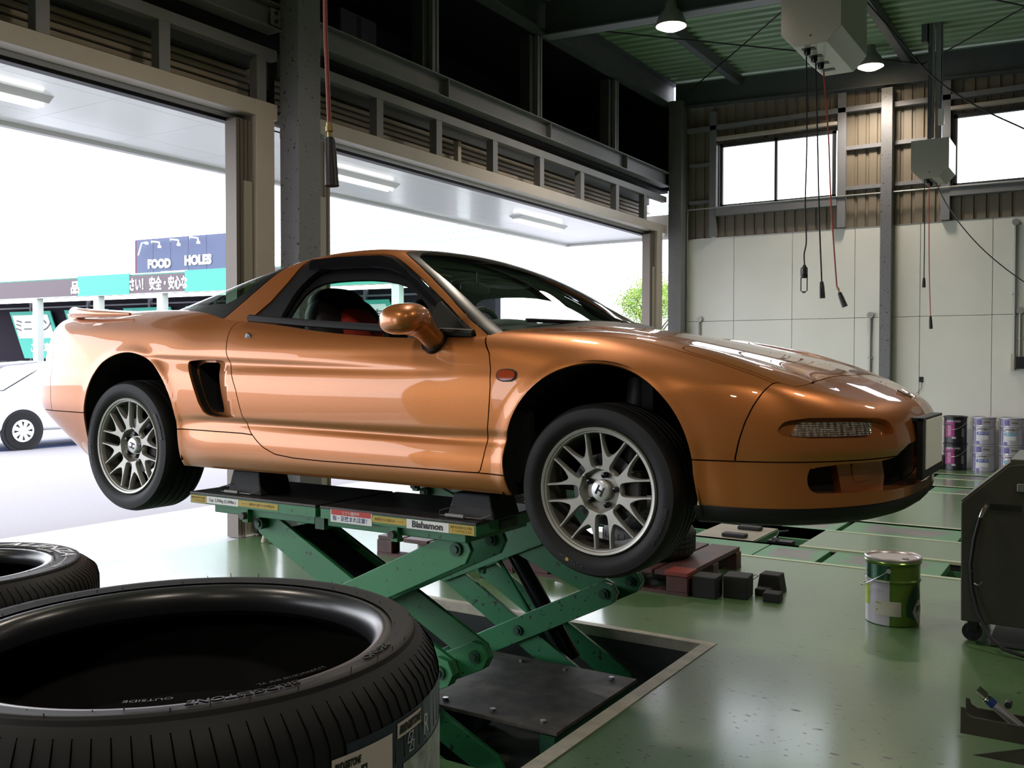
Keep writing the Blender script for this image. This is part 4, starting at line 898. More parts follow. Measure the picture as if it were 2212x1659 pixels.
    # raised sidewall lettering
    def arc(txt, r, a0, size):
        v, f = text_mesh(txt, size, .0006, .0004); v[:, 0] *= 1.0
        a = a0-v[:, 0]/r; rr = r+v[:, 1]; q = np.stack([rr*np.cos(a), np.full(len(v), -.0115)-v[:, 2], rr*np.sin(a)], 1)
        bb = MB().add(q.tolist(), f); place(bb).build('sidewall_text', mat('rubber_letter', (.03, .03, .032), .4), w)
    arc('BRIDGESTONE', rl+ml*.50, math.radians(22 if not front_ else -22), .020); arc('POTENZA', rl+ml*.50, math.radians(190 if not front_ else 250), .022)
    return w
wheel(0, .999, .2205, .300, .20, .855, 1, 1.0, True)
wheel(-2.53, 1.034, .233, .316, .235, .866, 1, 1.055, False)
wheel(0, .999, .2205, .300, .20, .855, -1, 1.0, True)
wheel(-2.53, 1.034, .233, .316, .235, .866, -1, 1.055, False)
# suspension and underside seen past the wheels
b = MB()
for s_ in (1, -1):
    for x0, z0 in ((0, 1.0), (-2.53, 1.03)):
        b.tube([(x0+XF, YC-s_*.75, z0), (x0+XF, YC-s_*.35, z0+.05)], .04, 10); b.tube([(x0+XF, YC-s_*.70, z0-.09), (x0-.15+XF, YC-s_*.3, z0-.03)], .018, 8); b.tube([(x0+XF, YC-s_*.55, z0+.0), (x0+XF, YC-s_*.5, z0+.38)], .045, 12)
b.build('suspension', DIRTY, car, smooth=True)
b = MB(); cbox(b, -2.06, -.40, -.80, .80, .955, .975); cbox(b, .36, .78, -.6, .6, .95, .965); cbox(b, -3.2, -2.9, -.7, .7, 1.02, 1.04); cbox(b, -2.9, -2.06, -.42, .42, .97, .99); cbox(b, -.4, .36, -.42, .42, .955, .97); b.build('floor_pan', DARK, car)
# ---------------------------------------------------------------- scissor lift under the car
LG = chips('green_lift_paint', (.030, .205, .080), (.015, .03, .02), 30, .66, .38, .2)
LGD = mat('dark_green_lift_paint', (.012, .075, .038), .5, var=.3, vscale=8)
DTOP = mat('worn_deck_top', (.060, .055, .050), .42, .5, var=.45, vscale=9, bump=.1, bscale=60)
lift = thing('scissor_lift', 'green double scissor lift raised out of the floor pit under the car', 'lift', (-2.75, 3.7, -.2))
def arm(a, c, y, w=.115, th=.022, m=LG, clip_=.5):
    a, c = Vector((a[0], 0, a[1])), Vector((c[0], 0, c[1])); d = (c-a).normalized(); n = Vector((-d.z, 0, d.x)); h = w/2; e = w*.45
    P_ = [a-d*e+n*h*.45, a-d*e*.2+n*h, c+d*e*.2+n*h, c+d*e+n*h*.45, c+d*e-n*h*.45, c+d*e*.2-n*h, a-d*e*.2-n*h, a-d*e-n*h*.45]
    b = MB(); b.prism([(p.x, y, p.z) for p in P_], (0, th, 0)); return b.build('scissor_arm', m, lift, bevel=.003)
def pin(x, y, z, r=.026, l=.05):
    b = MB(); b.cyl((x, y-.012, z), (x, y+l, z), r, 20); b.cyl((x, y-.02, z), (x, y-.011, z), r*.55, 12); b.build('pivot_pin', LGD, lift, smooth=True)
for ys, XL, XR, ze, zt in (((2.93, 3.17), -3.13, -2.18, .235, .725), ((4.12, 4.42), -3.06, -2.07, .31, .725)):
    tl, tr_ = (-3.17, zt), (-2.10, zt)
    for y in ys:
        arm(tl, (XR, ze), y+.026, .12); arm(tr_, (XL, ze), y, .13)
        arm((XL, ze), (-2.12, -.22), y+.026, .12); arm((XR, ze), (-3.12, -.22), y, .12)
        for x, z in ((XL, ze), (XR, ze), (tl[0], tl[1]), (tr_[0], tr_[1]), ((XL+XR)/2, (ze-.2)/2+.0)): pin(x, y, z)
    y0, y1 = ys
    # dark tie plates welded between the paired arms
    for a, c in ((tl, (XR, ze)), ((XR, ze), (-3.12, -.22))):
        a = Vector((a[0], 0, a[1])); c = Vector((c[0], 0, c[1])); d = (c-a).normalized(); n = Vector((-d.z, 0, d.x)); p, q = a+d*.10, a+d*((c-a).length*.46)
        b = MB(); b.prism([tuple(p+n*.03+Vector((0, y0+.05, 0))), tuple(q+n*.03+Vector((0, y0+.05, 0))), tuple(q-n*.02+Vector((0, y0+.05, 0))), tuple(p-n*.02+Vector((0, y0+.05, 0)))], (0, y1-y0-.03, 0)); b.build('tie_plate', BLACKP, lift)
b = MB(); b.cyl((-2.78, 4.28, .55), (-2.33, 4.28, -.10), .045, 24); b.build('ram', BLACKG, lift, smooth=True); MB().cyl((-2.88, 4.28, .69), (-2.78, 4.28, .55), .025, 16).build('ram_rod', CHROME, lift, smooth=True)
MB().tube([(-2.93, 4.22, .62), (-2.70, 4.22, .32), (-2.42, 4.22, -.05)], .012, 8).build('ram_bracket', LG, lift)
B((-2.86, 4.19, .30), (-2.83, 4.22, .66), ).build('ram_guard', LG, lift)
for y0, y1 in ((2.86, 3.36), (4.06, 4.56)):
    for x0, x1 in ((-3.552, -2.768), (-2.745, -1.962)):
        B((x0, y0, .836), (x1, y1, .848)).build('deck_plate', DTOP, lift, bevel=.003)
        b = MB(); b.box((x0+.003, y0+.002, .797), (x1-.003, y0+.012, .836)); b.box((x0+.003, y1-.012, .797), (x1-.003, y1-.002, .836)); b.box((x0+.003, y0+.012, .797), (x0+.013, y1-.012, .836)); b.box((x1-.013, y0+.012, .797), (x1-.003, y1-.012, .836)); b.build('deck_skirt', LG, lift)
    for x0, x1 in ((-3.42, -2.80), (-2.73, -2.03)): B((x0, y0+.03, .760), (x1, y1-.03, .800)).build('deck_rail', LG, lift, bevel=.004)
    B((-2.79, y0+.02, .745), (-2.74, y1-.02, .80)).build('hinge_block', LGD, lift)
    for x in (-3.20, -2.36):
        b = MB(); b.box((x-.018, y0+.01, .735), (x+.018, y0+.04, .80)); b.build('roller_lug', LG, lift, bevel=.002); MB().cyl((x, y0-.012, .765), (x, y0+.03, .765), .016, 14).build('roller_pin', DIRTY, lift, smooth=True)
YEL = mat('yellow_sticker', (.52, .36, .04), .5, var=.12, vscale=20); REDS = mat('red_print', (.5, .03, .02), .5); BLU = mat('blue_print', (.03, .05, .2), .5); INK = mat('black_print', (.012, .012, .014), .5); INKB = mat('brown_print', (.12, .08, .02), .6)
def sticker(name, x0, x1, z0, z1, m, txts, y=2.8615):
    s = B((x0, y-.0012, z0), (x1, y, z1)).build(name, m, lift); w, h = x1-x0, z1-z0
    for t, fx, fz, sz, mm, bold, sx in txts:
        put_text('lettering', t, sz, ((x0+w*fx, y-.0015, z0+h*fz), (1, 0, 0), (0, 0, 1)), mm, s, ext=.0003, bold=bold, sx=sx)
sticker('sticker', -3.545, -3.44, .800, .833, YEL, [('操作者以外の立入禁止', .5, .68, .011, INKB, 0, .85), ('リフトの下に入るな', .5, .28, .011, INKB, 0, .85)])
sticker('sticker', -3.438, -3.232, .803, .834, WHITE, [('Cap. 2,500kg (5,500lbs.)', .5, .5, .0195, INK, .0002, .92)])
sticker('sticker', -3.230, -2.987, .806, .832, YEL, [('←――  前進から乗り入れの場合は', .5, .5, .013, INKB, 0, 1)])
sticker('sticker', -2.685, -2.465, .788, .842, WHITE, [('指・足挟まれ注意！', .5, .28, .022, BLU, .0004, 1.0)])
s_ = B((-2.68, 2.859, .818), (-2.47, 2.8603, .839)).build('sticker', REDS, lift); put_text('lettering', 'リフト操作中', .016, ((-2.575, 2.8585, .8275), (1, 0, 0), (0, 0, 1)), WHITE, s_, ext=.0003)
sticker('sticker', -2.462, -2.292, .806, .832, YEL, [('後進からの場合は ――→', .5, .5, .013, INKB, 0, 1)])
sticker('sticker', -2.290, -2.088, .798, .834, WHITE, [('Bishamon', .5, .5, .034, INK, .0016, 1.12)])
sticker('sticker', -2.086, -1.972, .799, .834, YEL, [('操作者以外の立入禁止', .5, .68, .012, INKB, 0, .85), ('リフトの下に入るな', .5, .28, .012, INKB, 0, .85)])
tagp = B((-1.9605, 3.02, .800), (-1.959, 3.14, .832)).build('rating_plate', DIRTY, lift)
B((-2.78, 3.30, -.075), (-1.87, 4.07, -.058)).build('base_cover', mat('brown_grey_cover_plate', (.12, .11, .10), .62, .25, var=.45, vscale=14, bump=.15, bscale=80), lift, bevel=.002)
for x in (-2.70, -2.47, -2.22, -1.97):
    for y in (3.36, 4.0): MB().cyl((x, y, -.06), (x, y, -.046), .014, 6).build('cover_bolt', STEEL, lift)
b = MB(); b.box((-3.4, 2.85, -.44), (-1.9, 2.95, -.25)); b.box((-3.4, 4.40, -.44), (-1.9, 4.5, -.25)); b.box((-2.78, 3.30, -.44), (-2.70, 4.07, -.08)); b.box((-1.95, 3.30, -.44), (-1.88, 4.07, -.08)); b.build('base_frame', LGD, lift)
# rubber lifting pads with wire handles
def pad(x0, x1, y0, y1, z1, lab):
    t = thing('lifting_pad', lab, 'pad', ((x0+x1)/2, y0, .848), group='rubber pads on the lift decks')
    w = .012; z0 = .8485; v = [(x0-w, y0-w, z0), (x1+w, y0-w, z0), (x1+w, y1+w, z0), (x0-w, y1+w, z0), (x0+w, y0, z1), (x1-w, y0, z1), (x1-w, y1, z1), (x0+w, y1, z1)]
    MB().add(v, [(0,3,2,1),(4,5,6,7),(0,1,5,4),(1,2,6,5),(2,3,7,6),(3,0,4,7)]).build('pad_block', RUBMAT, t, bevel=.006)
    b = MB(); b.tube([(x0+.02, y0-.008, .89), (x0-.02, y0-.05, .875), (x0-.03, y0-.035, .856), (x1-.03, y0-.035, .856), (x1, y0-.01, .87)], .0022, 6); b.build('pad_wire', STEEL, t); MB().cyl((x0+.0, y0-.036, .858), (x0+.085, y0-.036, .858), .0075, 12).build('pad_grip', mat('grey_grip', (.25, .25, .24), .5), t, smooth=True)
pad(-3.36, -3.17, 2.935, 3.10, .951, 'black rubber block with wire handle under the rear sill of the car'); pad(-2.13, -1.94, 2.935, 3.10, .941, 'black rubber block with wire handle under the front sill of the car')
pad(-3.36, -3.17, 4.33, 4.50, .951, 'black rubber block under the rear sill on the far deck'); pad(-2.13, -1.94, 4.33, 4.50, .941, 'black rubber block under the front sill on the far deck')
# ---------------------------------------------------------------- tyre stacks in the foreground
RUB2 = mat('new_tyre_rubber', (.0058, .0062, .0080), .60, spec=.32, bump=.03, bscale=200); RUBS = mat('shiny_bead_rubber', (.014, .015, .019), .34, coat=.35, crough=.22)
GRAYL = mat('grey_sidewall_sheen', (.20, .20, .215), .4)
def tyre_thing(cx_, cy_, z0, w, rb, rs, ro, lab, group, detail=True, cat='tyre'):
    t = thing('new_tyre', lab, cat, (cx_, cy_, z0), group=group); h = w
    side_ = [(rb-.002, .042), (rb-.0115, .034), (rb-.013, .022), (rb-.010, .011), (rb-.005, .0045), (rb, .0015), (rb+.006, .0005), (rb+.012, .0015), (rb+.018, .004)]
    sw = [(rb+.018, .004), (rb+.3*(rs-rb), -.001), (rs-.010, -.003), (rs-.004, -.004), (rs, -.002), (rs+.002, .003)]
    sh = [(rs+.002, .003), (rs+.4*(ro-rs), .012), (ro-.006, .030), (ro-.001, .048)]
    def up(p): return [(r, z0+h-q) for r, q in p]
    b = MB(); b.lathe(up(side_), (cx_, cy_, 0), n=160); b.build('bead', RUBS, t, smooth=True)
    b = MB(); b.lathe(up(sw), (cx_, cy_, 0), n=160); b.build('sidewall', RUB2, t, smooth=True)
    tw = up(sh); zt, zb = z0+h-.048, z0+.048
    tw = [(r, z) for r, z in tw]
    for g in (.22, .40, .60, .78):
        zc = zt+(zb-zt)*g; tw += [(ro, zc+.005), (ro-.008, zc+.003), (ro-.008, zc-.003), (ro, zc-.005)]
    tw += [(ro-.001, zb), (ro-.006, z0+.030), (rs+.4*(ro-rs), z0+.012), (rs+.002, z0+.003), (rb+.018, z0+.004), (rb, z0+.012), (rb+.010, z0+.030)]
    inner = [(rb+.010, z0+.030), (rb+.045, z0+.05), (ro-.022, z0+.07), (ro-.018, z0+h/2), (ro-.022, z0+h-.07), (rb+.045, z0+h-.05), (rb+.010, z0+h-.03)]
    b = MB(); b.lathe(tw, (cx_, cy_, 0), n=160); tr2 = b.build('tread', RUB2, t, smooth=True)
    b = MB(); b.lathe(inner, (cx_, cy_, 0), n=96); b.build('inner_liner', DARK, t, smooth=True)
    if detail:
        # shoulder sipes as thin cut lines and vent spews
        b = MB(); n = 110
        for k in range(n):
            a = 2*PI*k/n; ca, sa = math.cos(a), math.sin(a)
            for (r0, q0), (r1, q1) in zip(sh[:-1], sh[1:]):
                pass
            pts = [(rs+.35*(ro-rs), z0+h-.0105), (ro-.0055, z0+h-.029), (ro-.0003, z0+h-.048), (ro+.0003, z0+h-.095)]
            sk = .012
            q = [((r)*math.cos(a+sk*i), (r)*math.sin(a+sk*i), z) for i, (r, z) in enumerate(pts)]
            b.tube([(x+cx_, y+cy_, z) for x, y, z in q], .0007, 4)
        o = b.build('shoulder_sipes', mat('sipe_black', (.001, .001, .001), 1, spec=0), t); o['kind'] = 'stuff'
        b = MB()
        for k in range(46):
            a = 2*PI*k/46+random.uniform(-.03, .03); r = random.choice([rs-.003, rb+.014, rs-.02]); z = z0+h+(.001 if r > rs-.01 else -.003)
            b.tube([(cx_+r*math.cos(a), cy_+r*math.sin(a), z), (cx_+(r+random.uniform(-.002, .002))*math.cos(a), cy_+r*math.sin(a), z+random.uniform(.004, .009))], .0006, 4)
        o = b.build('vent_spews', RUB2, t); o['kind'] = 'stuff'
    return t
def ring_text(t, name, txt, size, cx_, cy_, r, z, a0, m, flip=1, bold=0, shear=0, sx=1.0, ext=.0008):
    def w(v):
        a = a0-flip*v[:, 0]/r if flip > 0 else a0+v[:, 0]/r; rr = r+flip*v[:, 1]
        return np.stack([cx_+rr*np.cos(a), cy_+rr*np.sin(a), z+v[:, 2]], 1)
    return put_text(name, txt, size, None, m, t, ext=ext, bold=bold, shear=shear, sx=sx, warp=w)
TX1, TY1, ZT = -.929, .728, 1.126
h1 = ZT/5
stack = []
for k in range(5):
    z0 = h1*k; top_ = k == 4
    t = tyre_thing(TX1, TY1, z0+.001, h1-.008, .2413, .279, .309, 'large new low-profile tyre lying on top of the nearest stack' if top_ else 'new tyre in the nearest stack, %s' % ('just under the top one' if k == 3 else 'hidden lower down'), 'tyres in the nearest stack', detail=k >= 3)
    if not top_: t['label'] = ['bottom tyre of the nearest stack', 'second tyre from the floor in the nearest stack', 'middle tyre of the nearest stack', 'labelled new tyre just under the top one of the nearest stack'][k]
    stack.append(t)
T = stack[4]; zt = ZT-.0025
LET = mat('raised_rubber_letter', (.010, .010, .012), .35)
fwd = math.atan2(-TY1, -TX1)   # towards the camera side
ring_text(T, 'raised_lettering', 'BRIDGESTONE', .0135, TX1, TY1, .2600, zt, math.radians(-24), LET, flip=1, bold=.0002, shear=.2, sx=1.25)
ring_text(T, 'raised_lettering', 'OUTSIDE', .0085, TX1, TY1, .2490, zt+.002, math.radians(-44), LET, flip=1, sx=1.3)
ring_text(T, 'raised_lettering', '212990C018 IMI TL', .0075, TX1, TY1, .2490, zt+.002, math.radians(-12), LET, flip=1, sx=1.3)
ring_text(T, 'raised_lettering', 'REGNO', .013, TX1, TY1, .2620, zt, math.radians(14), LET, flip=1, bold=.0002, shear=.2, sx=1.3)
# stickers on the tread of the nearest stack
def tread_patch(t, name, a0, a1, z0, z1, m, r=.3105):
    n = 16; v = []
    for k in range(n+1):
        a = a0+(a1-a0)*k/n; v += [(TX1+r*math.cos(a), TY1+r*math.sin(a), z0), (TX1+r*math.cos(a), TY1+r*math.sin(a), z1)]
    return MB().add(v, [(2*i, 2*i+2, 2*i+3, 2*i+1) for i in range(n)]).build(name, m, t)
def tread_text(t, txt, size, ac, zc, m, r=.3112, bold=0, shear=0, sx=1):
    w = lambda v: np.stack([TX1+(r+v[:, 2])*np.cos(ac+v[:, 0]/r), TY1+(r+v[:, 2])*np.sin(ac+v[:, 0]/r), zc+v[:, 1]], 1)
    return put_text('label_print', txt, size, None, m, t, ext=.0002, bold=bold, shear=shear, sx=sx, warp=w)
T3 = stack[3]
PAPER = mat('pink_white_label_paper', (.46, .40, .40), .55); NAVY = mat('navy_label', (.018, .022, .045), .35); TREADP = mat('grey_tread_print', (.33, .36, .36), .5, var=.5, vscale=60)
AZ = math.radians
nb = tread_patch(T, 'navy_label', AZ(-8), AZ(60), .93, 1.068, NAVY, .3096)
pb = tread_patch(nb, 'label_paper', AZ(-11.5), AZ(4.1), .93, 1.058, PAPER, .3104)
tread_patch(nb, 'brand_sticker', AZ(5.8), AZ(15.6), 1.0480, 1.0640, PAPER, .3104)
tread_text(nb, 'BRIDGESTONE', .0115, AZ(10.7), 1.0560, INK, bold=.0004, shear=.25, sx=.62)
tread_text(nb, 'BRIDGESTONE', .0100, AZ(-8.0), 1.0490, INK, bold=.0003, shear=.25, sx=.50)
tread_text(nb, 'R', .034, AZ(18.2), 1.040, mat('silver_print', (.4, .42, .45), .4), bold=-.0004, sx=.8)
for a_, b_, c_, d_ in ((-8.2, -6.0, 1.030, 1.042), (-4.8, -3.2, 1.030, 1.042), (-10.8, -9.6, 1.020, 1.040)): tread_patch(nb, 'label_box', AZ(a_), AZ(b_), c_, d_, INK, .3108)
tread_text(nb, 'A', .010, AZ(-4.0), 1.036, PAPER, r=.3116)
tread_text(nb, 'G', .010, AZ(-7.1), 1.036, PAPER, r=.3116)
tread_text(nb, '245/35R20 95W XL', .0075, AZ(-4), 1.014, INK, sx=.7)
tread_patch(nb, 'pattern_print', AZ(8), AZ(45), .94, 1.018, TREADP, .3102)
tl_ = mat('thin_line_print', (.3, .32, .36), .5)
def tread_line(p, q):
    w = lambda a, z: (TX1+.3106*math.cos(AZ(a)), TY1+.3106*math.sin(AZ(a)), z)
    MB().tube([w(p[0]+(q[0]-p[0])*t, p[1]+(q[1]-p[1])*t) for t in (0, .5, 1)], .0005, 4).build('diagram_line', tl_, nb)
for p, q in (((10.2, 1.046), (12.0, 1.046)), ((9.6, 1.036), (12.2, 1.036)), ((10.2, 1.026), (12.0, 1.026)), ((10.2, 1.046), (12.0, 1.026)), ((12.0, 1.046), (10.2, 1.026)), ((9.6, 1.036), (10.2, 1.046)), ((12.2, 1.036), (12.0, 1.026))): tread_line(p, q)
# second stack, farther left
TX2, TY2, ZT2 = -2.30, 1.17, .962
h2 = ZT2/4
for k in range(4):
    nm = ['bottom tyre of the stack at the left edge', 'second tyre from the floor in the stack at the left edge', 'third tyre from the floor in the stack at the left edge', 'topmost white-lettered new tyre of the stack at the left edge'][k]
    t2 = tyre_thing(TX2, TY2, h2*k+.001, h2-.004, .2032, .2745, .318, nm, 'tyres in the left stack', detail=k == 3)
WL = mat('pale_raised_letter', (.5, .5, .53), .4)
ring_text(t2, 'raised_lettering', 'ALENZA', .046, TX2, TY2, .2470, ZT2-.0005, math.radians(92), WL, flip=1, bold=.0006, shear=.3, sx=1.75)
ring_text(t2, 'raised_lettering', 'LX100', .016, TX2, TY2, .2500, ZT2-.0005, math.radians(32), WL, flip=1, bold=.0002, sx=1.1)
ring_text(t2, 'raised_lettering', 'BRIDGESTONE', .010, TX2, TY2, .2190, ZT2-.0010, math.radians(85), WL, flip=1, bold=.0002, sx=1.1)
b = MB(); b.lathe([(.2355, ZT2-.0022), (.2440, ZT2-.0008), (.2455, ZT2-.0020)], (TX2, TY2, 0), n=128, a0=math.radians(-20), a1=math.radians(130)); b.build('sidewall_sheen', GRAYL, t2, smooth=True)  # pale arc coloured on as the sheen of the sidewall
# ---------------------------------------------------------------- floor things behind and right of the car
# dark red pallet carrying old tyres
RP = mat('dark_red_pallet_plastic', (.045, .020, .020), .55, var=.3, vscale=10, col2=(.10, .03, .025)); RPE = mat('scuffed_red_plastic', (.25, .04, .03), .55)
def pallet(x0, x1, y0, y1, lab):
    t = thing('pallet', lab, 'pallet', ((x0+x1)/2, (y0+y1)/2, 0), group='dark red pallets behind the lift')
    n = 5; w = (x1-x0)/n
    for k in range(n): B((x0+w*k+.01, y0, .115), (x0+w*(k+1)-.01, y1, .145)).build('deck_board', RP, t, bevel=.004)
    for y in (y0, (y0+y1)/2-.05, y1-.10):
        for x in (x0, (x0+x1)/2-.07, x1-.14): B((x, y, .02), (x+.14, y+.10, .115)).build('pallet_block', RP, t, bevel=.004)
        B((x0, y, 0), (x1, y+.10, .02)).build('runner', RP, t)
    return t
p1 = pallet(-3.30, -2.17, 5.45, 6.45, 'dark red plastic pallet right behind the front wheel of the car'); B((-2.32, 5.448, .12), (-2.168, 5.60, .147)).build('scuffed_corner', RPE, p1, bevel=.003)
pallet(-4.62, -3.42, 5.42, 6.5, 'dark red plastic pallet under old tyres behind the lift arms')
RUBO = mat('old_tyre_rubber', (.020, .020, .021), .65, bump=.05, bscale=60)
def old_tyre(x, y, z, r, w, lab, flat=True):
    t = thing('old_tyre', lab, 'tyre', (x, y, z), group='old tyres on the pallets'); pr = [(r*.62, w*.10), (r*.66, 0), (r*.86, .0), (r*.96, w*.10), (r, w*.22)]
    for g in (.35, .5, .65): pr += [(r, w*g-.006), (r-.007, w*g-.004), (r-.007, w*g+.004), (r, w*g+.006)]
    pr += [(r, w*.78), (r*.96, w*.9), (r*.86, w), (r*.66, w), (r*.62, w*.9)]
    pr += [(r*.9, w*.8), (r*.9, w*.2), (r*.62, w*.10)]
    b = MB(); b.lathe(pr, (x, y, z), 'z' if flat else 'y', n=64); o = b.build('tyre_body', RUBO, t, smooth=True)
    b = MB()
    for k in range(40):
        a = 2*PI*k/40; b.tube([(x+(r+.0005)*math.cos(a), y+(r+.0005)*math.sin(a), z+w*.2), (x+(r+.0005)*math.cos(a+.05), y+(r+.0005)*math.sin(a+.05), z+w*.8)], .0022, 4)
    if flat: o2 = b.build('tread_blocks', BLACKP, t); o2['kind'] = 'stuff'
    return t
for x, y, k, lab in ((-2.62, 5.88, 0, 'old tyre lying on the right pallet, lower of two'), (-2.62, 5.88, 1, 'old tyre on top of the pair on the right pallet'), (-4.0, 5.95, 0, 'old tyre lying on the left pallet, lower of two'), (-4.0, 5.95, 1, 'old tyre on top of the pair on the left pallet'), (-4.75, 6.9, 0, 'old tyre lying on the floor beyond the left pallet')):
    old_tyre(x, y, (.146 if y < 6.5 else .0)+k*.212, .31, .21, lab)
# sheet standing behind the lift arms and a jack stand
t = thing('jack_stand', 'black two-legged jack stand seen between the far lift arms', 'stand', (-3.75, 5.2, 0)); MB().tube([(-3.83, 5.2, 0), (-3.83, 5.2, .32)], .035, 8).build('stand_post', BLACKP, t); MB().tube([(-3.80, 5.2, .30), (-3.50, 5.2, 0)], .016, 8).build('stand_leg', BLACKP, t)
BLK2 = mat('black_foam_block', (.018, .018, .019), .8, bump=.15, bscale=150)
def block(x, y, sx, sy, h, rz, lab, taper=0):
    R = Matrix.Rotation(rz, 3, 'Z'); v = []
    for z, k in ((0, 1), (h, 1-taper)):
        for a, c in ((-1, -1), (1, -1), (1, 1), (-1, 1)): p = R @ Vector((a*sx/2*k, c*sy/2, z)); v.append((x+p.x, y+p.y, p.z))
    o = MB().add(v, [(0,3,2,1),(4,5,6,7),(0,1,5,4),(1,2,6,5),(2,3,7,6),(3,0,4,7)]).build('rubber_block', BLK2, bevel=.006); return tag(o, lab, 'block', 'black rubber blocks beside the pallet')
block(-2.08, 5.55, .15, .15, .13, .05, 'black rubber block touching the right pallet'); block(-1.915, 5.64, .15, .16, .135, .1, 'black rubber block, second from the pallet')
block(-1.79, 5.75, .09, .08, .045, .0, 'low black rubber block between the tall one and the small end one'); block(-1.78, 5.88, .16, .12, .115, .0, 'wedge-shaped black rubber block standing behind the low ones', .25); block(-1.70, 5.64, .10, .10, .055, .05, 'small flat black rubber block at the right end of the row')
b = MB(); b.tube([(-1.93, 5.78, .06), (-1.86, 5.80, .11), (-1.84, 5.81, .105), (-1.87, 5.79, .08), (-1.90, 5.76, .06)], .003, 6); tag(b.build('bent_wire', STEEL), 'bent bright wire lying between the black rubber blocks', 'wire')
# green and white pail
PG = mat('pail_green', (.14, .24, .045), .22, .5); PD = mat('pail_dark_green', (.015, .075, .04), .25, .4); PW = mat('pail_lilac_white', (.46, .44, .50), .3); PT = mat('pail_lid_tin', (.48, .44, .45), .35, .6)
px_, py_ = -1.005, 5.565; pr_ = .140
t = thing('pail', 'green and white 20 litre pail standing alone on the floor', 'pail', (px_, py_, 0))
prof = [(pr_-.006, 0), (pr_, .004), (pr_, .235), (pr_+.006, .240), (pr_+.006, .246), (pr_, .251), (pr_+.001, .330), (pr_+.008, .338), (pr_+.010, .345), (pr_+.004, .352)]
b = MB(); b.lathe(prof, (px_, py_, 0), n=64); b.build('pail_body', PG, t, smooth=True)
b = MB(); b.lathe([(0, .356), (pr_-.010, .356), (pr_-.004, .366), (pr_+.006, .370), (pr_+.010, .364), (pr_+.006, .350)], (px_, py_, 0), n=64); b.build('lid', PT, t, smooth=True); MB().lathe([(0, .364), (.018, .364), (.020, .356)], (px_+.07, py_-.03, 0), n=16).build('lid_cap', mat('grey_cap', (.3, .28, .28), .5), t)
def wrap(t, name, a0, a1, z0, z1, r, m, poly=None, cx_=px_, cy_=py_):
    n = 18; v = []
    if poly is None:
        for k in range(n+1): a = math.radians(a0+(a1-a0)*k/n); v += [(cx_+r*math.cos(a), cy_+r*math.sin(a), z0), (cx_+r*math.cos(a), cy_+r*math.sin(a), z1)]
        return MB().add(v, [(2*i, 2*i+2, 2*i+3, 2*i+1) for i in range(n)]).build(name, m, t)
    lo, hi = poly
    for k in range(n+1): f_ = k/n; a = math.radians(a0+(a1-a0)*f_); v += [(cx_+r*math.cos(a), cy_+r*math.sin(a), lo(f_)), (cx_+r*math.cos(a), cy_+r*math.sin(a), hi(f_))]
    return MB().add(v, [(2*i, 2*i+2, 2*i+3, 2*i+1) for i in range(n)]).build(name, m, t)
wrap(t, 'white_panel', -190, -86, .004, .234, pr_+.0012, PW); wrap(t, 'dark_green_panel', -190, -86, .252, .330, pr_+.0022, PD); wrap(t, 'white_rib', -190, -86, .238, .248, pr_+.0075, PW)
wrap(t, 'lime_print', -175, -136, .10, .215, pr_+.002, mat('lime_print', (.35, .45, .03), .4)); wrap(t, 'paper_note', -120, -62, .058, .138, pr_+.003, mat('cream_note_paper', (.50, .48, .40), .6))
wrap(t, 'leaf_print', -50, 0, 0, 0, pr_+.0018, mat('leaf_print', (.02, .06, .035), .3), (lambda f: .06+.0*f-.05*f, lambda f: .12+.11*math.sin(f*PI*.9)))
wrap(t, 'oval_print', -34, 8, 0, 0, pr_+.0026, PW, (lambda f: .075-.06*math.sin(f*PI), lambda f: .085+.06*math.sin(f*PI)))
def cyl_text(t, txt, size, cx_, cy_, r, a0, zc, m, bold=0, sx=1, shear=0):
    w = lambda v: np.stack([cx_+(r+v[:, 2])*np.cos(math.radians(a0)+v[:, 0]/r), cy_+(r+v[:, 2])*np.sin(math.radians(a0)+v[:, 0]/r), zc+v[:, 1]], 1)
    return put_text('lettering', txt, size, None, m, t, ext=.0003, bold=bold, sx=sx, shear=shear, warp=w)
cyl_text(t, 'FIT', .045, px_, py_, pr_+.0032, -12, .092, INK, .001); cyl_text(t, 'ST.', .022, px_, py_, pr_+.0030, -150, .285, mat('yellow_print', (.5, .45, .03), .5)); cyl_text(t, '■  ▬▬', .008, px_, py_, pr_+.0035, -110, .125, INK); cyl_text(t, '■', .008, px_, py_, pr_+.0035, -114, .085, INK)
a_ = math.radians(-88); ex, ey = px_+(pr_+.006)*math.cos(a_), py_+(pr_+.006)*math.sin(a_)
MB().tube([(ex, ey+.01, .305), (ex, ey-.006, .305)], .013, 14).build('handle_ear', STEEL, t, smooth=True)
pts = []
for k in range(13):
    f_ = k/12; a = a_-f_*PI; pts.append((px_+(pr_+.022)*math.cos(a), py_+(pr_+.022)*math.sin(a), .305-.115*math.sin(f_*PI)))
pts[0] = (ex, ey-.006, .305); MB().tube(pts, .0028, 6).build('bail_handle', STEEL, t, smooth=True); MB().tube(pts[5:8], .006, 8).build('handle_grip', mat('pale_grip', (.5, .52, .4), .5), t)
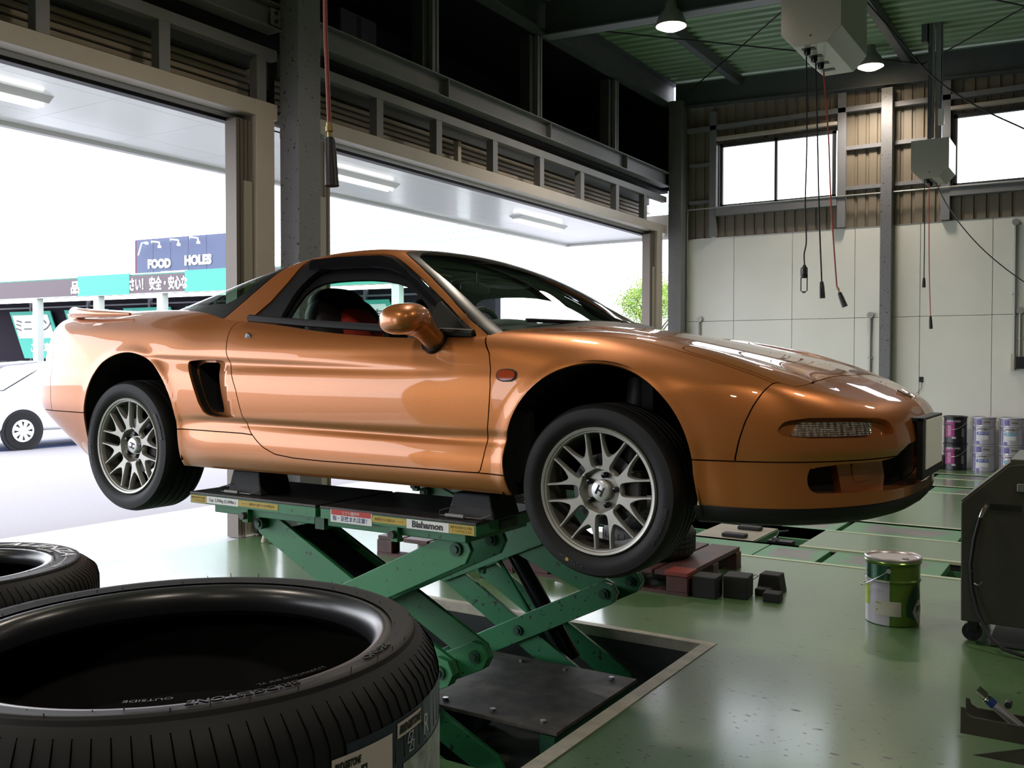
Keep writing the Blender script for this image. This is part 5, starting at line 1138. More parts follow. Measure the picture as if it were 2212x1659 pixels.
# oil cans stacked against the far wall
CB = mat('black_can', (.012, .010, .014), .3); CM = mat('magenta_print', (.22, .02, .12), .4); CW = mat('silver_white_can', (.42, .40, .46), .3, .2); CV = mat('violet_band', (.09, .07, .26), .35); CLB = mat('blue_grade_print', (.05, .09, .36), .4); CCY = mat('cyan_grade_print', (.06, .33, .48), .4)
def can(x, y, z, kind, lab, grp, det=True):
    t = thing('oil_can', lab, 'can', (x, y, z), group=grp); r = .142; P_ = [(0, 0), (r-.004, 0), (r, .004), (r, .235), (r+.006, .240), (r+.006, .246), (r, .252), (r+.002, .335), (r+.011, .342), (r+.011, .356), (r-.002, .360), (r-.008, .348), (0, .348)]
    b = MB(); b.lathe(P_, (x, y, z), n=48); b.build('can_body', CB if kind == 'k' else CW, t, smooth=True)
    kw = dict(cx_=x, cy_=y)
    if kind == 'k':
        wrap(t, 'print_panel', -140, -85, z+.08, z+.30, r+.003, CM, **kw); cyl_text(t, 'euro max', .046, x, y, r+.004, -92, z+.298, CW, .001); wrap(t, 'small_label', -100, -80, z+.06, z+.085, r+.0035, CW, **kw); wrap(t, 'side_label', -52, -36, z+.09, z+.20, r+.003, mat('grey_label', (.15, .15, .16), .5), **kw); wrap(t, 'pink_flash', -122, -104, z+.10, z+.24, r+.0038, mat('pink_flash', (.42, .12, .28), .4), **kw)
    else:
        for a0, a1 in ((-148, -144), (-131, -128)): wrap(t, 'stripe', a0, a1, z+.01, z+.33, r+.003, CV, **kw)
        wrap(t, 'violet_top', -122, -95, z+.258, z+.33, r+.003, CV, **kw); wrap(t, 'violet_foot', -122, -105, z+.006, z+.045, r+.003, CV, **kw)
        wrap(t, 'grade_label', -120, -62, z+.125, z+.165, r+.003, CLB if kind == 'w' else CCY, **kw); cyl_text(t, '5W-30' if kind == 'w' else '0W-20', .040, x, y, r+.004, -88, z+.145, CW, .0012); cyl_text(t, 'ECONOMIC', .022, x, y, r+.004, -92, z+.205, INK, .0004); cyl_text(t, 'Drive', .034, x, y, r+.004, -72, z+.295, mat('gold_print', (.14, .09, .03), .4), .001, 1, .3)
        wrap(t, 'white_plate', -120, -62, z+.065, z+.122, r+.0028, mat('white_plate_print', (.58, .57, .6), .4), **kw)
    pts = [(x+(r+.014)*math.cos(math.radians(-20-f_*160)), y+(r+.014)*math.sin(math.radians(-20-f_*160)), z+.30-.12*math.sin(f_*PI)) for f_ in np.linspace(0, 1, 13)]
    MB().tube(pts, .003, 6).build('bail_handle', STEEL, t)
for i, (x, k, l0) in enumerate(((-1.745, 'k', 'black and magenta'), (-1.40, 'w', 'white and violet'), (-1.075, 'c', 'white and cyan'), (-.75, 'w', 'white and violet far right'), (-.42, 'k', 'black far right'))):
    can(x, 13.95, 0, k, '%s oil can, lower one of its stack' % l0, 'oil cans by the far wall'); can(x, 13.95, .362, k, '%s oil can, upper one of its stack' % l0, 'oil cans by the far wall')
tag(MB().box((-2.02, 13.86, 0), (-1.90, 14.1, .18)).build('kick_box', BLACKP, bevel=.01), 'low black box on the floor left of the oil cans', 'box')
# grey service cabinet on castors at the right edge
CAB = mat('olive_grey_cabinet', (.045, .043, .033), .45, var=.1, bump=.05, bscale=200); CABT = mat('olive_cabinet_top', (.085, .080, .058), .4)
t = thing('service_machine', 'olive grey machine cabinet with sloping front on castors at the right edge', 'machine', (-.3, 5.55, 0))
pl = [(-.628, .118), (-.633, .726), (-.415, .930), (-.20, .955), (.35, .955), (.35, .118)]
MB().prism([(x, 5.30, z) for x, z in pl], (0, .62, 0)).build('cabinet_body', CAB, t, bevel=.006)
v = [(-.632, 5.305, .729), (-.414, 5.305, .934), (-.414, 5.915, .934), (-.632, 5.915, .729)]; MB().prism(v, (-.003, 0, .004)).build('sloping_lid', CABT, t)
MB().box((-.413, 5.305, .932), (.35, 5.915, .958)).build('top_tray', CABT, t, bevel=.004)
MB().box((-.50, 5.296, .70), (-.36, 5.301, .73)).build('vent_slot', BLACKP, t); MB().box((-.38, 5.285, .80), (-.33, 5.30, .84)).build('latch', STEEL, t, bevel=.003)
b = MB(); b.tube([(-.515, 5.285, .72), (-.525, 5.275, .70), (-.54, 5.27, .66)], [.012, .012, .009], 12); b.build('hose_fitting', CHROME, t, smooth=True)
b = MB(); b.tube([(-.54, 5.27, .66), (-.565, 5.262, .55), (-.580, 5.262, .42), (-.572, 5.26, .30), (-.545, 5.25, .19), (-.49, 5.22, .08), (-.42, 5.18, .035), (-.34, 5.16, .022), (-.25, 5.16, .018), (-.1, 5.2, .02)], .0095, 10); b.build('service_hose', BLACKP, t, smooth=True)
b = MB(); b.tube([(-.59, 5.293, .385), (-.575, 5.25, .39), (-.565, 5.27, .38)], .003, 6); b.tube([(-.565, 5.29, .32), (-.545, 5.27, .315), (-.53, 5.285, .33)], .003, 6); b.build('hose_hook', STEEL, t)
for x, y in ((-.585, 5.40), (-.585, 5.84), (.28, 5.40), (.28, 5.84)):
    b = MB(); b.cyl((x, y-.018, .048), (x, y+.018, .048), .047, 24); c_ = b.build('castor', RUBBER, t, smooth=True); MB().box((x-.02, y-.024, .05), (x+.03, y+.024, .119)).build('castor_fork', BLACKP, c_, bevel=.003)
t = thing('oil_tray', 'flat grey tray under the machine cabinet at the right edge', 'tray', (-.35, 5.5, 0)); MB().box((-.50, 5.33, .004), (-.22, 5.7, .03)).build('tray_pan', mat('tray_grey', (.10, .10, .11), .4, .4), t, bevel=.004)
# dark steel fork and torque wrench in the bottom right corner
DKS = mat('brown_black_steel', (.055, .048, .035), .4, .5, var=.3, vscale=15)
t = thing('steel_fork', 'dark brown steel fork bracket at the bottom right corner', 'bracket', (-.1, 3.4, 0))
def angle_bar(x0, y0, x1, y1, z, hgt, nm):
    b = MB(); b.box((x0, y0, z), (x1, y0+.005, z+hgt)); b.box((x0, y0, z), (x1, y1, z+.005)); return b
for y0, z in ((3.33, .245), (3.46, .235)):
    b = MB(); b.prism([(-.392, y0, z), (.35, y0, z), (.35, y0, z+.058), (-.355, y0, z+.058), (-.375, y0, z+.068), (-.380, y0, z+.085), (-.392, y0, z+.085)], (0, .006, 0)); b.box((-.392, y0+.006, z), (.35, y0+.05, z+.006)); b.build('fork_arm', DKS, t, bevel=.0015)
MB().box((-.10, 3.33, .235), (-.02, 3.52, .245)).build('fork_crossbar', DKS, t); MB().prism([(-.36, 3.36, .17), (-.20, 3.36, .225), (.35, 3.36, .24), (.35, 3.36, .20), (-.12, 3.36, .17)], (0, .006, 0)).build('fork_brace', DKS, t)
MB().box((.02, 3.38, 0), (.10, 3.48, .236)).build('fork_leg', DKS, t)
t = thing('torque_wrench', 'chrome torque wrench with blue ring leaning over the bottom right corner', 'tool', (-.35, 3.4, .3))
w0, w1 = Vector((-.353, 3.40, .372)), Vector((.02, 3.40, .088)); dd = (w1-w0).normalized()
def wp(s_): return tuple(w0+dd*s_)
MB().tube([wp(0), wp(.030), wp(.031), wp(.035), wp(.036), wp(.045)], [.0165, .0165, .014, .014, .0165, .0150], 20).build('wrench_end', CHROME, t, smooth=True)
MB().tube([wp(.045), wp(.066)], .0148, 20).build('blue_ring', mat('blue_anodised', (.015, .035, .16), .3, .4), t, smooth=True); MB().tube([wp(.066), wp(.42)], .0155, 20).build('wrench_tube', mat('satin_chrome', (.62, .60, .63), .25, .9), t, smooth=True)
MB().cyl((-.262, 3.44, .335), (-.262, 3.41, .335), .011, 12).build('wrench_button', BLACKP, t)
# ---------------------------------------------------------------- hanging reels, hoses, lamps
REEL = mat('cream_reel_box', (.42, .42, .36), .35, coat=.3, crough=.15); REELB = mat('matte_reel_underside', (.42, .42, .36), .5)  # second reel material is a rougher uncoated copy of the same cream
ORH = mat('orange_red_hose', (.42, .055, .03), .4); BRASS = mat('brass_fitting', (.35, .26, .12), .35, .9)
def reel(x0, x1, y0, y1, zb, zt, lab):
    t = thing('hose_reel_box', lab, 'reel box', ((x0+x1)/2, (y0+y1)/2, zb), group='hose reel boxes hanging from the roof'); c = .11
    pl = [(x0, zt), (x0, zb+c), (x0+c, zb), (x1-c*.95, zb), (x1, zb+c), (x1, zt)]
    MB().prism([(x, y0, z) for x, z in pl], (0, y1-y0, 0)).build('reel_box', REEL, t, bevel=.003, seg=1)
    MB().cyl(((x0+x1)/2, y0-.004, zb+.07), ((x0+x1)/2, y0+.002, zb+.07), .008, 10).build('box_screw', DIRTY, t)
    for k in range(4):
        y = y0+.10+(y1-y0-.15)*k/3.6; MB().box((x0+.14, y-.03, zb-.004), (x0+.24, y+.03, zb+.001)).build('outlet_plate', BLACKP, t)
        if k < 3: b = MB(); b.lathe([(0, -.055), (.018, -.05), (.026, -.03), (.026, -.004)], (x0+.18, y, zb), n=14); b.build('outlet_ball', BLACKG, t, smooth=True)
    b = MB()
    for xx in ((x0+x1)/2-.07, (x0+x1)/2+.02):
        b.box((xx, (y0+y1)/2-.04, zt), (xx+.05, (y0+y1)/2+.04, 5.75))
    b.build('hanger_post', GREYP, t)
    return t
reel(-2.215, -1.755, 7.45, 8.34, 3.895, 4.62, 'large cream hose reel box nearest the camera under the roof')
reel(-2.15, -1.71, 12.8, 13.4, 3.745, 4.225, 'small cream hose reel box hanging near the far wall')
def cord(nm, pts, r, m, lab, cat, parent=None): 
    o = MB().tube(pts, r, 8).build(nm, m, parent, smooth=True); return tag(o, lab, cat) if lab else o
def smooth3(p, n=6):
    p = [Vector(q) for q in p]; out = []
    for i in range(len(p)-1):
        a, b_, c, d = p[max(i-1, 0)], p[i], p[i+1], p[min(i+2, len(p)-1)]
        for k in range(n): t = k/n; out.append(.5*((2*b_)+(c-a)*t+(2*a-5*b_+4*c-d)*t*t+(3*b_-a-3*c+d)*t**3))
    return out+[p[-1]]
def hose_with_end(name, lab, cat, pts, r, m, end_r, end_l, ends=None, brass=False):
    t = thing(name, lab, cat, pts[0]); sm = smooth3(pts, 5); MB().tube(sm, r, 8).build('hose', m, t, smooth=True)
    p, q = Vector(sm[-2]), Vector(sm[-1]); d = (q-p).normalized(); L = end_l
    if brass: MB().tube([q-d*.0, q+d*.012, q+d*.013, q+d*.03, q+d*.031, q+d*.05], [r*1.5, r*1.5, r*1.9, r*1.9, r*1.2, r*1.2], 12).build('brass_fitting', BRASS, t, smooth=True); q = q+d*.05
    b = MB(); b.tube([q, q+d*L*.06, q+d*L*.28, q+d*L*.30, q+d*L*.62, q+d*L*.64, q+d*L*.97, q+d*L], [end_r*.55, end_r*.75, end_r*.85, end_r*.92, end_r*.95, end_r*1.0, end_r*1.05, end_r*1.12], 18); b.build('coupler_sleeve', BLACKP, t, smooth=True)
    return t
# near red air hose in front of the column
hose_with_end('air_hose', 'red air hose with a black coupler hanging closest to the camera', 'hose', [(-2.277, 2.4, 3.6), (-2.27, 2.4, 2.67), (-2.262, 2.4, 2.45), (-2.252, 2.4, 2.252)], .0075, mat('brown_red_hose', (.24, .035, .025), .45), .022, .165, brass=True)
# three leads of the large reel
t = thing('inspection_lamp', 'black inspection lamp with open cage hanging from the large reel box', 'lamp', (-2.056, 7.6, 3.85)); MB().tube(smooth3([(-2.056, 7.6, 3.87), (-2.047, 7.6, 3.207), (-2.056, 7.6, 2.661), (-2.045, 7.6, 2.404), (-2.061, 7.6, 2.30), (-2.057, 7.6, 2.211)]), .0058, 8).build('lead', BLACKP, t, smooth=True)
b = MB(); b.tube([(-2.058, 7.6, 2.215), (-2.058, 7.6, 2.20), (-2.059, 7.6, 2.14), (-2.059, 7.6, 2.135), (-2.059, 7.6, 2.11)], [.010, .016, .018, .028, .026], 14); b.build('lamp_handle', BLACKP, t, smooth=True)
b = MB()
for dx in (-.024, .024): b.tube([(-2.059+dx*.8, 7.6, 2.195), (-2.060+dx, 7.6, 2.18), (-2.060+dx, 7.6, 2.01), (-2.061+dx*.4, 7.6, 2.0)], .0045, 6)
b.tube([(-2.062, 7.6, 2.004), (-2.062, 7.6, 1.992)], .013, 8); b.build('lamp_cage', BLACKP, t)
hose_with_end('power_lead', 'black lead with plain black socket, middle of the three leads', 'cable', [(-2.036, 7.8, 3.877), (-2.016, 7.8, 3.243), (-1.995, 7.8, 2.572), (-1.973, 7.8, 2.093)], .0062, BLACKP, .021, .135)
hose_with_end('air_hose', 'orange-red air hose with black coupler, rightmost of the three leads', 'hose', [(-2.023, 8.0, 3.845), (-1.978, 8.0, 3.278), (-1.954, 8.0, 2.745), (-1.908, 8.0, 2.135), (-1.899, 8.0, 2.06)], .0062, ORH, .023, .125, brass=True)
hose_with_end('power_lead', 'short black lead with forked end hanging from the small reel box', 'cable', [(-1.985, 12.78, 3.72), (-1.978, 12.78, 3.083), (-1.978, 12.78, 2.50)], .006, BLACKP, .020, .12)
hose_with_end('air_hose', 'thin orange hose hanging lowest from the small reel box', 'hose', [(-1.957, 12.95, 3.708), (-1.947, 12.95, 2.746), (-1.93, 12.95, 2.2), (-1.923, 12.95, 2.026)], .006, ORH, .020, .16)
cord('slack_cable', smooth3([(-1.881, 12.95, 3.71), (-1.669, 12.95, 3.277), (-1.3, 12.95, 2.794), (-.796, 12.95, 2.348), (-.2, 12.95, 2.0)]), .007, BLACKP, 'black cable sagging right and down from the small reel box', 'cable')
cord('slack_cable', smooth3([(-2.2, 9.0, 5.1), (-1.949, 9.0, 4.767), (-1.668, 9.0, 4.383), (-1.435, 9.0, 4.057), (-1.246, 9.0, 3.846), (-.953, 9.0, 3.605), (-.63, 9.0, 3.394), (-.334, 9.0, 3.197), (.3, 9.0, 2.9)]), .007, BLACKP, 'long black cable sagging across the top right from behind the large reel box', 'cable')
# steel channel hanger above the small reel
t = thing('roof_hanger', 'grey steel channel hanger above the small reel box near the far wall', 'hanger', (-1.9, 13.05, 4.3))
b = MB(); b.box((-1.985, 12.98, 4.26), (-1.945, 13.0, 5.95)); b.box((-1.985, 12.98, 4.26), (-1.98, 13.10, 5.95)); b.build('hanger_channel', GREYD, t); b = MB(); b.box((-1.90, 12.98, 4.26), (-1.83, 13.0, 5.95)); b.box((-1.835, 12.98, 4.26), (-1.83, 13.1, 5.95)); b.build('hanger_channel', GREYP, t)
for x in (-1.93, -1.915): MB().cyl((x, 12.97, 4.27), (x, 12.97, 5.95), .008, 8).build('hanger_pipe', STEEL, t)
MB().box((-1.86, 12.93, 4.42), (-1.79, 12.98, 4.62)).build('junction_box', PANEL, t, bevel=.004); MB().box((-2.07, 12.98, 5.50), (-2.0, 13.1, 5.95)).build('hanger_bracket', GREYD, t)
# high-bay lamps
LAMPE = mat('glowing_lamp_lens', (1, .9, .75), .5, emit=(1.0, .80, .55), estr=26); SHADE = mat('lamp_shade_enamel', (.25, .25, .24), .35)
def highbay(x, y, z, lab, real=True):
    t = thing('high_bay_lamp', lab, 'ceiling lamp', (x, y, z), group='high bay lamps under the roof')
    b = MB(); b.lathe([(.035, .30), (.06, .27), (.07, .20), (.13, .13), (.165, .05), (.172, .0), (.168, .0), (.15, .05), (.06, .19)], (x, y, z), n=40); b.build('lamp_shade', SHADE, t, smooth=True)
    b = MB(); b.lathe([(0, -.050), (.08, -.040), (.135, -.015), (.160, .012), (.0, .03)], (x, y, z), n=40); b.build('lamp_lens', LAMPE, t, smooth=True)
    MB().cyl((x, y, z+.29), (x, y, roofz(x)-.0), .012, 8).build('lamp_rod', GREYD, t)
    l = bpy.data.lights.new('lamp_light', 'SPOT'); l.energy = LAMP_W; l.color = (1, .88, .74); l.shadow_soft_size = .16; l.spot_size = math.radians(150); l.spot_blend = .6
    o = bpy.data.objects.new('lamp_light', l); COL.objects.link(o); o.location = (x, y, z-.08); o['kind'] = 'helper'
LAMP_W = 230
highbay(-4.19, 9.95, 5.19, 'lit bell lamp under the roof, left one of the two in view'); highbay(-2.80, 13.55, 5.46, 'lit bell lamp under the roof near the far wall, right one of the two')
for i, (x, y) in enumerate(((1.6, 10.0), (-3.2, 4.6), (1.6, 4.6), (-3.2, -.6), (1.6, -.6), (1.6, -5.4), (-3.2, -5.4))): highbay(x, y, 5.15, 'lit bell lamp under the roof outside the view')
# conduits and wall fittings
CON = mat('grey_conduit', (.30, .30, .29), .4, .3)
def wfit(nm, b, m, lab, cat, **k): return tag(b.build(nm, m, smooth=True, **k), lab, cat)
_cp = (MB().tube(smooth3([(-5.69, 14.2, .3), (-5.689, 14.2, 2.635), (-5.69, 14.2, 3.70), (-5.66, 14.2, 3.82), (-5.56, 14.2, 3.85), (-1.892, 14.18, 3.84), (1, 14.18, 3.80)]), .0125, 8)).build('conduit_pipe', CON, wf, smooth=True)
def drop(x, z0, z1, lab, boxr=.045):
    t = thing('wall_conduit', lab, 'pipe', (x, 14.25, z0), group='conduits dropping down the white wall panels'); MB().cyl((x, 14.245, z0), (x, 14.245, z1), .018, 10).build('conduit', CON, t, smooth=True); MB().cyl((x, 14.22, z1), (x, 14.27, z1), boxr, 20).build('round_box', CON, t, smooth=True); MB().box((x-.03, 14.235, (z0+z1)/2-.01), (x+.03, 14.27, (z0+z1)/2+.01)).build('saddle', CON, t)
drop(-5.489, .8, 2.12, 'short conduit with round box just right of the corner column'); drop(-2.912, .9, 2.12, 'conduit with round box just left of the middle wall column'); drop(-1.078, 1.40, 3.31, 'tall conduit with round box at the right edge of the wall'); drop(-1.012, 1.40, 2.13, 'short conduit with round box beside the tall one at the right edge')
tag(MB().box((-1.12, 14.22, 1.34), (-1.07, 14.27, 1.56)).build('switch_box', mat('ivory_switch', (.5, .48, .40), .5), bevel=.004), 'ivory switch box under the tall conduit at the right edge', 'switch'); tag(MB().box((-1.06, 14.15, 1.36), (-.9, 14.27, 1.52)).build('outlet_box', BLACKP, bevel=.01), 'black outlet box beside the ivory switch box', 'outlet')
t = thing('wall_socket', 'small black wall socket with a loose wire below the seam', 'socket', (-2.227, 14.26, 1.2)); MB().box((-2.255, 14.255, 1.165), (-2.205, 14.272, 1.24)).build('socket_box', BLACKP, t, bevel=.003); MB().tube(smooth3([(-2.225, 14.255, 1.17), (-2.23, 14.25, 1.08), (-2.30, 14.25, 1.0), (-2.42, 14.25, .97)]), .003, 6).build('socket_wire', BLACKP, t)
tag(MB().box((-5.30, 14.21, 3.395), (-5.235, 14.27, 3.47)).build('wall_sensor', PANEL, bevel=.004), 'little white sensor box on top of the wall panels at the left', 'sensor')
# small things at the foot of the door jamb
t = thing('tool_bag', 'black work gloves and tool bag hung at the foot of the door jamb', 'bag', (-5.9, 5.5, 0))
MB().box((-5.945, 5.42, .03), (-5.90, 5.53, .28)).build('bag_body', BLACKP, t, bevel=.01); MB().box((-5.945, 5.55, .05), (-5.90, 5.65, .30)).build('bag_pocket', BLACKP, t, bevel=.01); MB().tube(smooth3([(-5.92, 5.56, .29), (-5.91, 5.57, .38), (-5.91, 5.61, .38), (-5.92, 5.63, .29)]), .006, 6).build('bag_strap', BLACKP, t)
t = thing('wooden_prop', 'pale wooden prop and black bar leaning near the door jamb', 'prop', (-5.6, 5.35, 0)); MB().tube([(-5.68, 5.28, .0), (-5.63, 5.36, .36)], .018, 8).build('prop_stick', mat('pale_wood', (.45, .42, .34), .6), t); MB().box((-5.62, 5.28, 0), (-5.36, 5.36, .03)).build('prop_base', BLACKP, t, bevel=.008)
# ---------------------------------------------------------------- canopy and the street outside
so = thing('canopy', None, None, (-7.1, 5, 3.5)); so['kind'] = 'structure'
x_ = [-8.02, -7.555, -6.635, -6.21]; y_ = [YB+.915*k for k in range(26)]; y_ = [.98+.915*k-9.15 for k in range(26)]
for i in range(3):
    for j in range(25):
        a, c = y_[j], y_[j+1]
        if a > 14.3: continue
        B((x_[i]+.0015, a+.0015, 3.50), (x_[i+1]-.0015, min(c, 14.5)-.0015, 3.515)).build('soffit_panel', SOFF, so)
B((-8.05, YB, 3.515), (-6.2, 14.55, 3.60)).build('soffit_backing', CREAM, so); B((-8.10, YB, 3.46), (-8.02, 14.58, 3.86)).build('canopy_edge', mat('canopy_edge_white', (.6, .6, .58), .4), so); B((-8.1, 14.52, 3.46), (-6.1, 14.6, 3.86)).build('canopy_edge', MATS['canopy_edge_white'], so)
TUBE = mat('lit_tube', (1, 1, 1), .5, emit=(1, .98, .94), estr=5)
def tubelight(y0, y1, lab):
    t = thing('tube_light', lab, 'ceiling lamp', (-7.08, (y0+y1)/2, 3.45), group='tube lights under the canopy'); MB().prism([(-7.20, y0, 3.50), (-6.96, y0, 3.50), (-7.03, y0, 3.455), (-7.13, y0, 3.455)], (0, y1-y0, 0)).build('lamp_housing', mat('lamp_housing_white', (.6, .6, .58), .4), t)
    for dx in (-.02, .05): MB().cyl((-7.11+dx, y0+.03, 3.435), (-7.11+dx, y1-.03, 3.435), .014, 10).build('lit_tube', TUBE, t, smooth=True)
tubelight(3.1, 4.35, 'lit twin tube light under the canopy at the left edge'); tubelight(7.35, 8.6, 'lit twin tube light under the canopy right of the tall column'); tubelight(11.3, 12.6, 'lit twin tube light under the canopy nearest its far end')
ASPH = mat('pale_asphalt', (.26, .24, .25), .8, var=.12, vscale=120, bump=.2, bscale=150); CONC = mat('pale_concrete_apron', (.50, .52, .52), .6, var=.08, vscale=3)
gr = MB().box((-60, -40, -.12), (-7.62, 60, -.02)).build('ground', ASPH); gr['kind'] = 'structure'; gr = MB().box((-7.62, -40, -.12), (-5.97, 60, -.006)).build('apron', CONC); gr['kind'] = 'structure'
gr = MB().box((-5.97, 14.32, -.12), (20, 60, -.02)).build('ground', ASPH); gr['kind'] = 'structure'
ca_, sa_ = math.cos(math.radians(6.0)), math.sin(math.radians(6.0))
def sp(u, d, z): return (-30.03+u*ca_+d*-sa_, 16.86+u*sa_+d*ca_, z)      # u along the shop front, d behind it
def sbox(b, u0, u1, d0, d1, z0, z1):
    v = [sp(u, d, z) for z in (z0, z1) for u, d in ((u0, d0), (u1, d0), (u1, d1), (u0, d1))]; return b.add(v, [(0,3,2,1),(4,5,6,7),(0,1,5,4),(1,2,6,5),(2,3,7,6),(3,0,4,7)])
shop = thing('shop_building', 'single-storey tyre shop across the yard with green and brown fascia', 'building', sp(8, 2, 0))
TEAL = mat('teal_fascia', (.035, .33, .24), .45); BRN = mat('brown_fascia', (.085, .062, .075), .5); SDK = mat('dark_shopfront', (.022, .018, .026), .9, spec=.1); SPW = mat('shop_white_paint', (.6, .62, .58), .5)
sbox(MB(), -4, 17, .02, .4, 3.43, 4.02).build('fascia_backing', TEAL, shop)
for u0, u1, m in ((-4, 3.62, BRN), (5.80, 7.98, BRN), (10.2, 12.6, BRN), (15, 17, BRN)): sbox(MB(), u0, u1, -.02, .02, 3.43, 3.95).build('fascia_panel', m, shop)
for u0, u1 in ((3.62, 5.80), (7.98, 10.2), (12.6, 15)): sbox(MB(), u0, u1, -.03, .02, 3.42, 4.02).build('fascia_panel', TEAL, shop)
sbox(MB(), -4, 17, -.02, .02, 3.405, 3.43).build('fascia_trim', SPW, shop)
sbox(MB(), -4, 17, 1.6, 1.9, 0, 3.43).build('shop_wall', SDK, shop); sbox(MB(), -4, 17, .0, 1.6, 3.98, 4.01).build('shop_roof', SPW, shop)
for u in (-1.1, 1.62, 4.34, 6.95, 9.6, 12.3, 15.0, 16.9): sbox(MB(), u-.11, u+.11, .02, .24, 0, 3.42).build('shop_post', SPW, shop)
for z in (3.22, 1.15): sbox(MB(), -4, 17, 1.50, 1.6, z, z+.05).build('window_rail', mat('grey_rail', (.14, .12, .15), .5), shop)
for u in (-.6, 2.15, 4.9, 7.6, 10.3, 13.0, 15.7): sbox(MB(), u, u+.09, 1.48, 1.6, 0, 3.42).build('window_post', MATS['grey_rail'], shop)
def slant(u0, w, z0, z1, k, d=1.40):
    return [sp(u0, d, z1), sp(u0+w, d, z1), sp(u0+w+k, d, z0), sp(u0+k, d, z0)]
BT = mat('banner_teal', (.05, .40, .32), .6); BWH = mat('banner_white', (.75, .78, .76), .6)
def ptxt(txt, size, u, z, m, par, d=-.035, bold=0, sx=1, align='CENTER'):
    return put_text('lettering', txt, size, (sp(u, d, z), (ca_, sa_, 0), (0, 0, 1)), m, par, ext=.004, bold=bold, sx=sx, align=align)
GREYT = mat('grey_letter', (.10, .09, .10), .6)
for u0, txt in ((-1.45, 'ミニバン'), (1.25, 'ヤング'), (3.95, 'コンパクト'), (6.60, '軽自動車'), (9.2, '商用車'), (11.9, '輸入車')):
    bn = MB().prism([Vector(q) for q in slant(u0, 2.0, 1.55, 3.12, .75)][::-1], Vector(sp(0, -.04, 0))-Vector(sp(0, 0, 0))).build('slanted_banner', BT, shop)
    MB().prism([Vector(q) for q in slant(u0+.16, 1.75, 2.22, 3.00, .36, 1.355)][::-1], Vector(sp(0, -.01, 0))-Vector(sp(0, 0, 0))).build('banner_field', BWH, bn)
    ptxt(txt, .46, u0+1.2, 2.62, GREYT, bn, 1.33); ptxt('この車も', .34, u0+1.75, 1.88, BWH, bn, 1.33, .01)
ptxt('品', .40, 3.50, 3.66, WHITE, shop, -.03, .012); ptxt('さい！ 安全・安心な', .40, 6.93, 3.66, WHITE, shop, -.03, .012, .62)
# sign board with gooseneck lamps above the shop roof
sg = thing('roof_sign', 'dark blue sign board reading FOOD HOLES above the shop roof', 'sign', sp(8, 1, 4))
SGB = mat('slate_blue_sign', (.070, .085, .16), .6)
for k in range(5): sbox(MB(), 5.44+.70*k+.006, 5.44+.70*(k+1)-.006, .55, .75, 4.02, 5.08).build('sign_panel', SGB, sg)
sbox(MB(), 5.40, 5.44, .54, .78, 4.02, 5.07).build('sign_edge', REDS, sg); sbox(MB(), 8.96, 9.2, .8, 1.1, 4.02, 4.95).build('sign_return', SPW, sg)
ptxt('FOOD', .34, 6.40, 4.32, WHITE, sg, .53, .022, .95); ptxt('HOLES', .36, 7.92, 4.36, WHITE, sg, .53, .022, .95); ptxt('━━ ━━ ━━━', .14, 7.0, 4.07, WHITE, sg, .53, .01)
for u, z, s_, q in ((5.7, 4.60, 1, .30), (6.25, 4.93, 0, 0), (7.0, 4.95, 0, 0), (7.75, 4.97, 0, 0)):
    pts = [sp(u, .4, z), sp(u+.25, .3, z+.33), sp(u+.45, .3, z+.35)] if s_ else [sp(u, .4, z), sp(u+.10, .3, z+.03), sp(u+.45, .25, z-.02), sp(u+.50, .22, z-.12)]
    MB().tube([pts[0]]+[p for p in pts[1:]], .022, 6).build('gooseneck_lamp', WHITE, sg); q_ = pts[-1]; MB().cyl(q_, (q_[0], q_[1], q_[2]-.07), .05, 8).build('lamp_head', WHITE, sg)
